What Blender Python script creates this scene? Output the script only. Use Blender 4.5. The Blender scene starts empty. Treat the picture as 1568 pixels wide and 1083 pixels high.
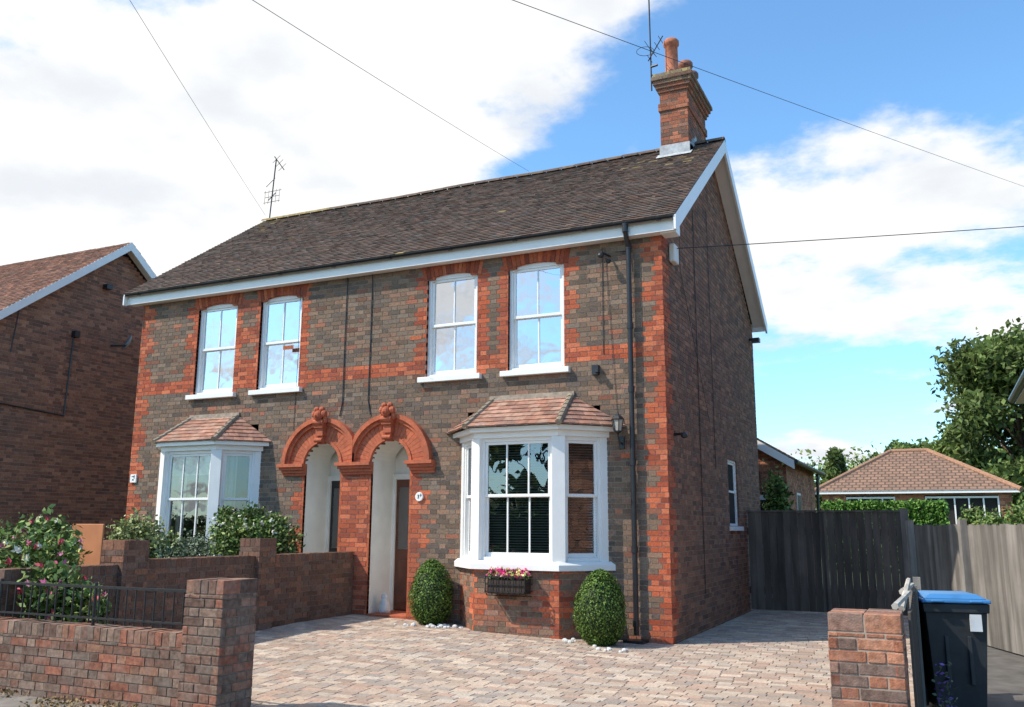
import bpy, math, random
import numpy as np
from mathutils import Vector, Matrix
random.seed(7); rng=np.random.default_rng(7)
scene=bpy.context.scene
scene.view_settings.view_transform='Standard'; scene.view_settings.look='None'; scene.view_settings.exposure=0
PX=-4.79           # party line
W=9.5; D=6.5; YR=3.25; ZR=7.93
SUN_AZ=math.radians(38); SUN_EL=math.radians(47)

# ------------------------------------------------------------ helpers
def empty(name,loc=(0,0,0)):
    e=bpy.data.objects.new(name,None); bpy.context.collection.objects.link(e); e.location=(0,0,0); e.empty_display_size=.2
    return e
def uvmap(me):
    uvl=me.uv_layers.new(name='UVMap'); vs=me.vertices
    for p in me.polygons:
        n=p.normal
        if abs(n.z)>.95: t=Vector((1,0,0)); b=Vector((0,1,0))
        else:
            t=Vector((0,0,1)).cross(n).normalized(); b=n.cross(t)
        for li in p.loop_indices:
            co=vs[me.loops[li].vertex_index].co
            uvl.data[li].uv=(co.dot(t),co.dot(b))
class MB:
    def __init__(s): s.v=[];s.f=[];s.c=[]
    def poly(s,pts,col=(1,1,1)):
        i=len(s.v); s.v+= [tuple(p) for p in pts]; s.c+=[col]*len(pts); s.f.append(tuple(range(i,i+len(pts))))
    def box(s,x0,x1,y0,y1,z0,z1,M=None,col=(1,1,1)):
        i=len(s.v)
        p=[(x0,y0,z0),(x1,y0,z0),(x1,y1,z0),(x0,y1,z0),(x0,y0,z1),(x1,y0,z1),(x1,y1,z1),(x0,y1,z1)]
        if M is not None: p=[tuple(M@Vector(q)) for q in p]
        s.v+=p; s.c+=[col]*8
        s.f+=[(i,i+3,i+2,i+1),(i+4,i+5,i+6,i+7),(i,i+1,i+5,i+4),(i+1,i+2,i+6,i+5),(i+2,i+3,i+7,i+6),(i+3,i,i+4,i+7)]
    def cyl(s,p0,p1,r0,r1=None,n=10,col=(1,1,1),cap=True):
        if r1 is None:r1=r0
        p0=Vector(p0);p1=Vector(p1);d=(p1-p0)
        if d.length<1e-6:return
        d.normalize(); a=d.orthogonal().normalized(); b=d.cross(a); i=len(s.v)
        for k in range(n):
            t=2*math.pi*k/n; o=a*math.cos(t)+b*math.sin(t)
            s.v.append(tuple(p0+o*r0)); s.v.append(tuple(p1+o*r1))
        s.c+=[col]*(2*n)
        for k in range(n):
            j=(k+1)%n; s.f.append((i+2*k,i+2*j,i+2*j+1,i+2*k+1))
        if cap:
            s.f.append(tuple(i+2*k for k in reversed(range(n)))); s.f.append(tuple(i+2*k+1 for k in range(n)))
    def tube(s,pts,r,n=8,col=(1,1,1)):
        for a,b in zip(pts[:-1],pts[1:]): s.cyl(a,b,r,r,n,col)
    def lathe(s,c,prof,n=20,col=(1,1,1)):
        i=len(s.v)
        for r,z in prof:
            for k in range(n):
                t=2*math.pi*k/n; s.v.append((c[0]+r*math.cos(t),c[1]+r*math.sin(t),c[2]+z)); s.c.append(col)
        for m in range(len(prof)-1):
            for k in range(n):
                j=(k+1)%n; s.f.append((i+m*n+k,i+m*n+j,i+(m+1)*n+j,i+(m+1)*n+k))
    def ell(s,c,r,n=12,m=8,col=(1,1,1)):
        c=Vector(c)
        i=len(s.v)
        for a in range(m+1):
            ph=math.pi*a/m
            for k in range(n):
                t=2*math.pi*k/n; s.v.append((c[0]+r[0]*math.sin(ph)*math.cos(t),c[1]+r[1]*math.sin(ph)*math.sin(t),c[2]-r[2]*math.cos(ph))); s.c.append(col)
        for a in range(m):
            for k in range(n):
                j=(k+1)%n; s.f.append((i+a*n+k,i+a*n+j,i+(a+1)*n+j,i+(a+1)*n+k))
    def obj(s,name,parent,mat,bevel=0,smooth=False,uv=False):
        me=bpy.data.meshes.new(name); me.from_pydata(s.v,[],s.f); me.update()
        ca=me.color_attributes.new('Col','FLOAT_COLOR','POINT')
        arr=np.ones((len(s.v),4),np.float32); arr[:,:3]=np.array(s.c,np.float32).reshape(-1,3); ca.data.foreach_set('color',arr.ravel())
        if uv: uvmap(me)
        me.materials.append(mat)
        if smooth: me.polygons.foreach_set('use_smooth',[True]*len(me.polygons))
        o=bpy.data.objects.new(name,me); bpy.context.collection.objects.link(o)
        if parent: o.parent=parent
        if bevel:
            b=o.modifiers.new('b','BEVEL'); b.width=bevel; b.segments=2; b.limit_method='ANGLE'
        return o
def npobj(name,V,F,C,mat,parent=None):
    me=bpy.data.meshes.new(name); n=len(V); m=len(F)
    me.vertices.add(n); me.vertices.foreach_set('co',V.astype(np.float32).ravel())
    me.loops.add(m*4); me.loops.foreach_set('vertex_index',F.astype(np.int32).ravel())
    me.polygons.add(m); me.polygons.foreach_set('loop_start',np.arange(0,m*4,4,dtype=np.int32))
    me.update(calc_edges=True)
    ca=me.color_attributes.new('Col','FLOAT_COLOR','POINT')
    arr=np.ones((n,4),np.float32); arr[:,:3]=C; ca.data.foreach_set('color',arr.ravel())
    me.materials.append(mat)
    o=bpy.data.objects.new(name,me); bpy.context.collection.objects.link(o)
    if parent: o.parent=parent
    return o
def leaves(cent,size,cols,up=.3,normals=None):
    n=len(cent); s=size*(.6+.8*rng.random(n))[:,None]
    nr=rng.normal(size=(n,3)); 
    if normals is not None: nr=nr*.6+normals*1.2
    nr[:,2]+=up; nr/=np.linalg.norm(nr,axis=1)[:,None]
    a=np.cross(nr,rng.normal(size=(n,3))); a/=np.linalg.norm(a,axis=1)[:,None]; b=np.cross(nr,a)
    V=np.stack([cent-a*s,cent-b*s*.5+nr*s*.12,cent+a*s,cent+b*s*.5+nr*s*.12],1).reshape(-1,3)
    F=np.arange(4*n).reshape(-1,4); C=np.repeat(cols,4,0)
    return V,F,C

# ------------------------------------------------------------ materials
def newmat(name):
    m=bpy.data.materials.new(name); m.use_nodes=True; nt=m.node_tree
    return m,nt,nt.nodes['Principled BSDF']
def colmat(name,rough=.85,nscale=30,namt=.35,bump=.3,bscale=120,spec=.3,dirt=None,dscale=1.2,damt=.5,bdist=.004,trans=0,streak=None):
    """material tinted by per-part colour attribute plus noise variation"""
    m,nt,b=newmat(name); N=nt.nodes; L=nt.links
    at=N.new('ShaderNodeAttribute'); at.attribute_name='Col'
    tc=N.new('ShaderNodeTexCoord'); vec=tc.outputs['Object']
    if streak:
        mp=N.new('ShaderNodeMapping'); mp.inputs['Scale'].default_value=streak; L.new(vec,mp.inputs[0]); svec=mp.outputs[0]
    else: svec=vec
    n1=N.new('ShaderNodeTexNoise'); n1.inputs['Scale'].default_value=nscale; n1.inputs['Detail'].default_value=3; L.new(svec,n1.inputs['Vector'])
    mr=N.new('ShaderNodeMapRange'); mr.inputs[1].default_value=.3; mr.inputs[2].default_value=.7; mr.inputs[3].default_value=1-namt; mr.inputs[4].default_value=1+namt; L.new(n1.outputs[0],mr.inputs[0])
    mu=N.new('ShaderNodeVectorMath'); mu.operation='SCALE'; L.new(at.outputs['Color'],mu.inputs[0]); L.new(mr.outputs[0],mu.inputs['Scale'])
    out=mu.outputs[0]
    if dirt:
        n3=N.new('ShaderNodeTexNoise'); n3.inputs['Scale'].default_value=dscale; n3.inputs['Detail'].default_value=6; n3.inputs['Roughness'].default_value=.65; L.new(vec,n3.inputs['Vector'])
        r3=N.new('ShaderNodeMapRange'); r3.inputs[1].default_value=.45; r3.inputs[2].default_value=.72; r3.inputs[3].default_value=0; r3.inputs[4].default_value=damt; L.new(n3.outputs[0],r3.inputs[0])
        mx=N.new('ShaderNodeMixRGB'); L.new(r3.outputs[0],mx.inputs[0]); L.new(out,mx.inputs[1]); mx.inputs[2].default_value=(*dirt,1); out=mx.outputs[0]
    L.new(out,b.inputs['Base Color']); b.inputs['Roughness'].default_value=rough; b.inputs['Specular IOR Level'].default_value=spec
    if bump:
        n2=N.new('ShaderNodeTexNoise'); n2.inputs['Scale'].default_value=bscale; n2.inputs['Detail'].default_value=2; L.new(svec,n2.inputs['Vector'])
        bp=N.new('ShaderNodeBump'); bp.inputs['Strength'].default_value=bump; bp.inputs['Distance'].default_value=bdist; L.new(n2.outputs[0],bp.inputs['Height']); L.new(bp.outputs[0],b.inputs['Normal'])
    if trans:
        tr=N.new('ShaderNodeBsdfTranslucent'); L.new(out,tr.inputs[0]); ms=N.new('ShaderNodeMixShader'); ms.inputs[0].default_value=trans
        L.new(b.outputs[0],ms.inputs[1]); L.new(tr.outputs[0],ms.inputs[2]); L.new(ms.outputs[0],N['Material Output'].inputs[0])
    return m
def flat(name,col,rough=.5,spec=.4,nscale=8,namt=.08,bump=.1,metal=0,bscale=60):
    m=colmat(name,rough,nscale,namt,bump,bscale,spec); b=m.node_tree.nodes['Principled BSDF']; b.inputs['Metallic'].default_value=metal
    at=[n for n in m.node_tree.nodes if n.type=='ATTRIBUTE'][0]
    rgb=m.node_tree.nodes.new('ShaderNodeRGB'); rgb.outputs[0].default_value=(*col,1)
    for l in list(m.node_tree.links):
        if l.from_node==at: m.node_tree.links.new(rgb.outputs[0],l.to_socket)
    return m
M_BRICK=colmat('brick_faces',.9,45,.3,.5,160,.2,dirt=(.13,.095,.07),dscale=1.5,damt=.32,bdist=.004)
M_BRICKOLD=colmat('weathered_brick_faces',.9,30,.35,.6,110,.2,dirt=(.36,.31,.26),dscale=6,damt=.36,bdist=.006)
M_MORTAR=flat('lime_mortar',(.37,.30,.235),.95,.1,20,.25,.4)
M_MORTAR_D=flat('dark_mortar',(.21,.165,.13),.95,.1,20,.25,.4)
M_TILE=colmat('roof_tiles',.85,14,.25,.4,90,.25,dirt=(.12,.095,.08),dscale=2.2,damt=.3)
M_WHITE=flat('white_paint',(.85,.835,.80),.35,.5,5,.03,.05)
M_CREAM=flat('cream_render',(.80,.77,.70),.7,.3,4,.06,.15)
M_BLIND=flat('blind_slats',(.30,.29,.26),.7,.3,4,.06,.05)
M_BLACK=flat('black_plastic',(.022,.022,.025),.35,.5,10,.2,.05)
M_IRON=flat('black_iron',(.02,.02,.02),.45,.5,30,.3,.2)
M_TERRA=flat('red_terracotta',(.42,.11,.055),.8,.25,18,.22,.4)
M_LEAD=flat('lead_flashing',(.42,.43,.44),.6,.4,12,.25,.3)
M_WOOD=colmat('weathered_boards',.85,9,.35,.4,60,.2,dirt=(.07,.062,.052),dscale=2,damt=.4,streak=(1,1,.12))
M_LEAF=colmat('leaves',.6,6,.2,0,10,.3)
M_TLEAF=colmat('tree_leaves',.6,1,.2,0,10,.3,trans=.3)
M_BARK=flat('bark',(.11,.08,.055),.95,.1,12,.4,.8)
M_PAVE=colmat('block_paving',.9,40,.2,.5,150,.2,dirt=(.34,.265,.20),dscale=.9,damt=.4)
M_CURT=flat('curtain_fabric',(.60,.58,.52),.9,.1,20,.06,.1)
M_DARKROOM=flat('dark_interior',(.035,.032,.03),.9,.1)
M_DOOR=flat('brown_door',(.13,.045,.025),.35,.5,5,.3,.2)
M_METAL=flat('galvanised_metal',(.33,.34,.35),.5,.5,20,.1,.05,metal=.2)
M_ORANGE=flat('orange_board',(.50,.20,.09),.7,.2,4,.1,.1)
M_STONE=flat('white_stones',(.60,.59,.56),.8,.3,15,.15,.3)
M_BLUE=flat('blue_bin_lid',(.05,.20,.44),.35,.5,5,.08,.05)
M_BIN=flat('black_bin_plastic',(.03,.033,.036),.5,.45,10,.2,.1)
M_PAPER=flat('white_label',(.75,.75,.73),.6,.3)
M_AMBER=flat('lamp_glass',(.45,.42,.36),.15,.6)
def glassmat(name,refl=.35,tint=(.92,.95,1)):
    m,nt,b=newmat(name); N=nt.nodes; L=nt.links
    g=N.new('ShaderNodeBsdfGlossy'); g.inputs['Roughness'].default_value=.01; g.inputs[0].default_value=(*tint,1)
    t=N.new('ShaderNodeBsdfTransparent'); t.inputs[0].default_value=(.82,.86,.86,1)
    lw=N.new('ShaderNodeLayerWeight'); lw.inputs[0].default_value=.35
    mr=N.new('ShaderNodeMapRange'); mr.inputs[3].default_value=refl; mr.inputs[4].default_value=1; L.new(lw.outputs['Fresnel'],mr.inputs[0])
    tc=N.new('ShaderNodeTexCoord'); nz=N.new('ShaderNodeTexNoise'); nz.inputs['Scale'].default_value=2.2; L.new(tc.outputs['Object'],nz.inputs['Vector'])
    bp=N.new('ShaderNodeBump'); bp.inputs['Strength'].default_value=.08; bp.inputs['Distance'].default_value=.05; L.new(nz.outputs[0],bp.inputs['Height']); L.new(bp.outputs[0],g.inputs['Normal'])
    ms=N.new('ShaderNodeMixShader'); L.new(mr.outputs[0],ms.inputs[0]); L.new(t.outputs[0],ms.inputs[1]); L.new(g.outputs[0],ms.inputs[2]); L.new(ms.outputs[0],N['Material Output'].inputs[0])
    return m
M_GLASS=glassmat('window_glass',.14)
M_GLASSU=glassmat('upper_window_glass',.60)

# ------------------------------------------------------------ real-brick wall builder
GREY=[(.19,.13,.09),(.215,.145,.10),(.245,.155,.105),(.16,.115,.085),(.20,.15,.115),(.275,.165,.11),(.225,.16,.115),(.14,.105,.085)]
RED=[(.46,.11,.05),(.50,.13,.06),(.39,.09,.045),(.53,.155,.075),(.32,.08,.045)]
RUST=[(.30,.12,.075),(.25,.11,.07),(.36,.15,.09),(.20,.10,.07),(.28,.155,.11)]
CH=.068; ST=.2047
def bricks(mb,mm,org,ud,nd,z0,z1,intervals,pal,depth=.05,ch=CH,st=ST,seed=0,jit=.0015,flem=True):
    """org: world xy of u=0; ud: along dir; nd: outward dir; intervals(zc)->[(u0,u1)]; pal(u,zc,isheader)->colour list"""
    r=random.Random(seed); ox,oy=org; ux,uy=ud; nx,ny=nd
    def W3(u,d,z): return (ox+ux*u+nx*d,oy+uy*u+ny*d,z)
    k=0; z=z0
    while z<z1-.005:
        zt=min(z+ch,z1); zc=(z+zt)/2; hd=st/2
        for (a,b) in intervals(zc):
            if b-a<.01: continue
            md=-.006
            mm.poly([W3(a,md,z),W3(b,md,z),W3(b,md,zt),W3(a,md,zt)])
            per=st+hd if flem else st
            off=(.75*st if k%2 else 0) if flem else (.5*st if k%2 else 0)
            u=math.floor((a-off)/per)*per+off
            h=False
            while u<b:
                w=(hd if h else st)
                u0=max(u,a); u1=min(u+w,b)
                if u1-u0>.02:
                    g=.0042; e0=g if u>a-1e-6 else 0; e1=g if u+w<b+1e-6 else 0
                    f=r.uniform(-jit,jit); dz=r.uniform(-.0012,.0012)
                    c=r.choice(pal((u0+u1)/2,zc,h)); v=r.uniform(.78,1.2); c=(c[0]*v,c[1]*v,c[2]*v)
                    i=len(mb.v); A=u0+e0;B=u1-e1;Z0=z+g+dz;Z1=zt-g+dz
                    mb.v+=[W3(A,f,Z0),W3(B,f,Z0),W3(B,f,Z1),W3(A,f,Z1),W3(A,-depth,Z0),W3(B,-depth,Z0),W3(B,-depth,Z1),W3(A,-depth,Z1)]
                    mb.c+=[c]*8
                    mb.f+=[(i,i+1,i+2,i+3),(i,i+4,i+5,i+1),(i+1,i+5,i+6,i+2),(i+2,i+6,i+7,i+3),(i+3,i+7,i+4,i)]
                u+=w
                if flem: h=not h
        z=zt; k+=1
def brick_prism(name,parent,x0,x1,y0,y1,z0,z1,pal,mort,seed=0,cap=True,mat=None):
    """free-standing brick pier / wall made of real bricks"""
    mb=MB();mm=MB()
    P=lambda u,z,h:pal
    zt=z1-(.105 if cap else 0)
    bricks(mb,mm,(x0,y0),(1,0),(0,-1),z0,zt,lambda z:[(0,x1-x0)],P,seed=seed,jit=.003)
    bricks(mb,mm,(x1,y0),(0,1),(1,0),z0,zt,lambda z:[(0,y1-y0)],P,seed=seed+1,jit=.003)
    bricks(mb,mm,(x1,y1),(-1,0),(0,1),z0,zt,lambda z:[(0,x1-x0)],P,seed=seed+2,jit=.003)
    bricks(mb,mm,(x0,y1),(0,-1),(-1,0),z0,zt,lambda z:[(0,y1-y0)],P,seed=seed+3,jit=.003)
    r=random.Random(seed)
    if cap: # brick on edge coping
        mm.box(x0+.008,x1-.008,y0+.008,y1-.008,zt-.01,z1-.008)
        if (x1-x0)>=(y1-y0):
            n=max(1,round((x1-x0)/.075)); m=max(1,round((y1-y0)/.2047))
        else:
            m=max(1,round((y1-y0)/.075)); n=max(1,round((x1-x0)/.2047))
        for i in range(n):
            for j in range(m):
                a=x0+(x1-x0)*i/n; b=x0+(x1-x0)*(i+1)/n; c=y0+(y1-y0)*j/m; d=y0+(y1-y0)*(j+1)/m
                q=r.choice(pal); v=r.uniform(.8,1.2); dz=r.uniform(-.005,.003)
                mb.box(a+.004,b-.004,c+.004+r.uniform(-.003,.003),d-.004,zt+.004,z1+dz,col=tuple(k*v for k in q))
    else:
        mm.box(x0+.01,x1-.01,y0+.01,y1-.01,z1-.02,z1-.004)
    mb.obj(name+'_bricks',parent,mat or M_BRICKOLD,bevel=.004 if 'pillar' in name else 0); mm.obj(name+'_mortar',parent,mort)

# ------------------------------------------------------------ MAIN HOUSE
H=empty('brick_house')
WINX=[(-3.62,-2.77),(-2.27,-1.41)]
WINX+= [(2*PX-b,2*PX-a) for a,b in WINX]
WZ0,WZ1=3.56,5.07
ARC=[-5.405,-4.175]; AR=.335; AZ=2.33
BAYS=[(-1.9,.60,1.08),(-7.65,.57,1.02)]; BD=.5
def front_int(z):
    ops=[]
    for a,b in WINX:
        if WZ0<z<WZ1+.07:
            if z>WZ1: ops.append((a+.12,b-.12))
            else: ops.append((a,b))
    for c in ARC:
        if z<AZ: ops.append((c-AR,c+AR))
        elif z<AZ+AR:
            w=math.sqrt(AR**2-(z-AZ)**2); ops.append((c-w,c+w))
    for c,f_,w_ in BAYS:
        if z<3.0: ops.append((c-w_+.08,c+w_-.08))
    ops.sort(); cur=-W; out=[]
    for a,b in ops:
        if a>cur: out.append((cur,a))
        cur=max(cur,b)
    out.append((cur,0)); return out
def front_pal(x,z,h):
    par=int(z/(CH*4))%2
    e=.2 if par else .33
    if x>-e or x<-W+e: return RED
    if 3.60<z<3.86: return RED
    j=.11 if par else .22
    for a,b in WINX:
        if WZ0-.02<z<5.15 and a-j<x<b+j: return RED
        if 5.15<=z and a-.08<x<b+.08: return RED
    for c in ARC:
        jj=.13 if par else .26
        if z<2.3 and abs(x-c)<AR+jj: return RED
    if abs(x-PX)<.3 and z<2.3: return RED
    rr=random.random()
    return GREY if rr>.08 else RUST
mb=MB();mm=MB()
bricks(mb,mm,(0,0),(1,0),(0,-1),-.05,5.33,front_int,front_pal,seed=1)
SW=(3.65,4.42,1.42,2.55)
def side_int(z):
    a,b=0,D
    if z>5.3:
        t=(z-5.3)/(ZR-.12-5.3); a=YR*t; b=D-YR*t
    if SW[2]<z<SW[3]: return [(a,SW[0]),(SW[1],b)]
    return [(a,b)]
SIDE=[(.23,.115,.075),(.28,.135,.085),(.20,.105,.072),(.31,.155,.095),(.165,.095,.07),(.25,.14,.095)]
def side_pal(u,z,h):
    par=int(z/(CH*4))%2; e=.33 if par else .2
    if u<e: return RED
    return SIDE
bricks(mb,mm,(0,0),(0,1),(1,0),-.05,ZR-.15,side_int,side_pal,seed=2)
bricks(mb,mm,(-W,D),(0,-1),(-1,0),-.05,ZR-.15,lambda z:[side_int(z)[0]] if not SW[2]<z<SW[3] else [(0,D)],lambda u,z,h:SIDE,seed=3,ch=CH*2,st=ST)
mb.obj('wall_bricks',H,M_BRICK); mm.obj('wall_mortar',H,M_MORTAR)
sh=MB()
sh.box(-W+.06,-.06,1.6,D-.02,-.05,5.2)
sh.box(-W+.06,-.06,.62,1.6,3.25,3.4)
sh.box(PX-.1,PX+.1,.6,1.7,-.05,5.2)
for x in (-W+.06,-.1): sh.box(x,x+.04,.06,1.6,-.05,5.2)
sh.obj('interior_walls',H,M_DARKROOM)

fr=MB();gl=MB();glu=MB();rv=MB();cu=MB();dk=MB();bl=MB()
def curtain(x0,x1,z0,z1,y,amp=.02,n=None):
    n=n or max(8,int((x1-x0)/.018)); ph=random.random()*6
    pts=[(x0+(x1-x0)*i/n, y+amp*math.sin(i*.9+ph)+.5*amp*math.sin(i*.37)) for i in range(n+1)]
    for (a,ya),(b,yb) in zip(pts[:-1],pts[1:]): cu.poly([(a,ya,z0),(b,yb,z0),(b,yb,z1),(a,ya,z1)])
def sash(M,w,z0,z1,nb,zm=None,mb=None,post=.05,y=.0,g=None):
    """sash window in local frame: x 0..w, y into building"""
    m=mb or fr; zm=zm or (z0+z1)/2; g=g or gl
    m.box(0,post,y,y+.09,z0,z1,M); m.box(w-post,w,y,y+.09,z0,z1,M)
    m.box(post,w-post,y,y+.09,z1-.05,z1,M); m.box(post,w-post,y-.01,y+.09,z0,z0+.045,M)
    for (a,b,yy) in ((zm-.002,z1-.05,y+.02),(z0+.045,zm+.03,y+.052)):
        f=.038
        m.box(post,post+f,yy,yy+.03,a,b,M); m.box(w-post-f,w-post,yy,yy+.03,a,b,M)
        m.box(post+f,w-post-f,yy-.001,yy+.031,a,a+f+(.02 if b<z1-.1 else 0),M); m.box(post+f,w-post-f,yy-.001,yy+.031,b-f,b,M)
        for k in range(nb):
            xc=post+(w-2*post)*(k+1)/(nb+1); m.box(xc-.011,xc+.011,yy+.004,yy+.026,a+f,b-f,M)
        # panes very slightly out of true, as old glazing is
        t1=random.uniform(-.004,.004); t2=random.uniform(-.004,.004)
        P=[(post+f,yy+.018+t1,a+f),(w-post-f,yy+.018-t1,a+f),(w-post-f,yy+.018-t1+t2,b-f),(post+f,yy+.018+t1+t2,b-f)]
        g.poly([tuple(M@Vector(p)) for p in P])
for wi,(a,b) in enumerate(WINX):
    M=Matrix.Translation((a,.05,0)); sash(M,b-a,WZ0,WZ1+.03,1,g=glu)
    for x,s in ((a,1),(b,-1)):
        rv.poly([(x,0,WZ0),(x,.2,WZ0),(x,.2,WZ1+.04),(x,0,WZ1+.04)],col=(.42,.12,.055))
    n=12
    for k in range(n):
        t0=k/n;t1=(k+1)/n
        fz=lambda t:WZ1-.035+.075*4*t*(1-t)
        x0=a+(b-a)*t0;x1=a+(b-a)*t1
        fr.poly([(x0,.045,fz(t0)-.03),(x1,.045,fz(t1)-.03),(x1,.045,fz(t1)+.05),(x0,.045,fz(t0)+.05)])
    fr.box(a-.09,b+.09,-.08,.12,WZ0-.075,WZ0)
    if wi<2:
        curtain(a+.04,a+.15,WZ0,WZ1,.32,.015)
        if wi==0: cu.poly([(a,.30,WZ0+.75),(b,.30,WZ0+.75),(b,.30,WZ1),(a,.30,WZ1)])
        else: curtain(b-.16,b-.02,WZ0,WZ1,.32,.015)
    else:
        cu.poly([(a+.02,.30,WZ0+.8),(b-.02,.30,WZ0+.8),(b-.02,.30,WZ1),(a+.02,.30,WZ1)])
        if wi==2: curtain(a+.02,b-.02,WZ0,WZ0+.72,.38,.012)
so=MB()
for a,b in WINX:
    n=15
    for k in range(n):
        t=(k+.5)/n; x0=a-.06+(b-a+.12)*k/n; x1=a-.06+(b-a+.12)*(k+1)/n
        fz=lambda t:WZ1-.03+.075*4*t*(1-t)
        lean=(t-.5)*.10
        z0a=fz(k/n)+.002;z0b=fz((k+1)/n)+.002
        c=random.choice(RED); v=random.uniform(.7,1.0); c=tuple(q*v for q in c)
        i=len(so.v)
        g=.004
        zt=5.262
        for y in (-.006,.06):
            so.v+=[(x0+g,y,z0a),(x1-g,y,z0b),(x1-g+lean*1.0,y,zt),(x0+g+lean*1.0,y,zt)]
        so.c+=[c]*8
        so.f+=[(i,i+1,i+2,i+3),(i,i+4,i+5,i+1),(i+1,i+5,i+6,i+2),(i+2,i+6,i+7,i+3),(i+3,i+7,i+4,i)]
so.obj('window_arches',H,M_BRICK)
M=Matrix(((0,-1,0,.0-.03),(1,0,0,SW[0]),(0,0,1,0),(0,0,0,1)))
sash(M,SW[1]-SW[0],SW[2]+.02,SW[3],0)
fr.box(-.05,.06,SW[0]-.05,SW[1]+.05,SW[2]-.05,SW[2]+.018)
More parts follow.
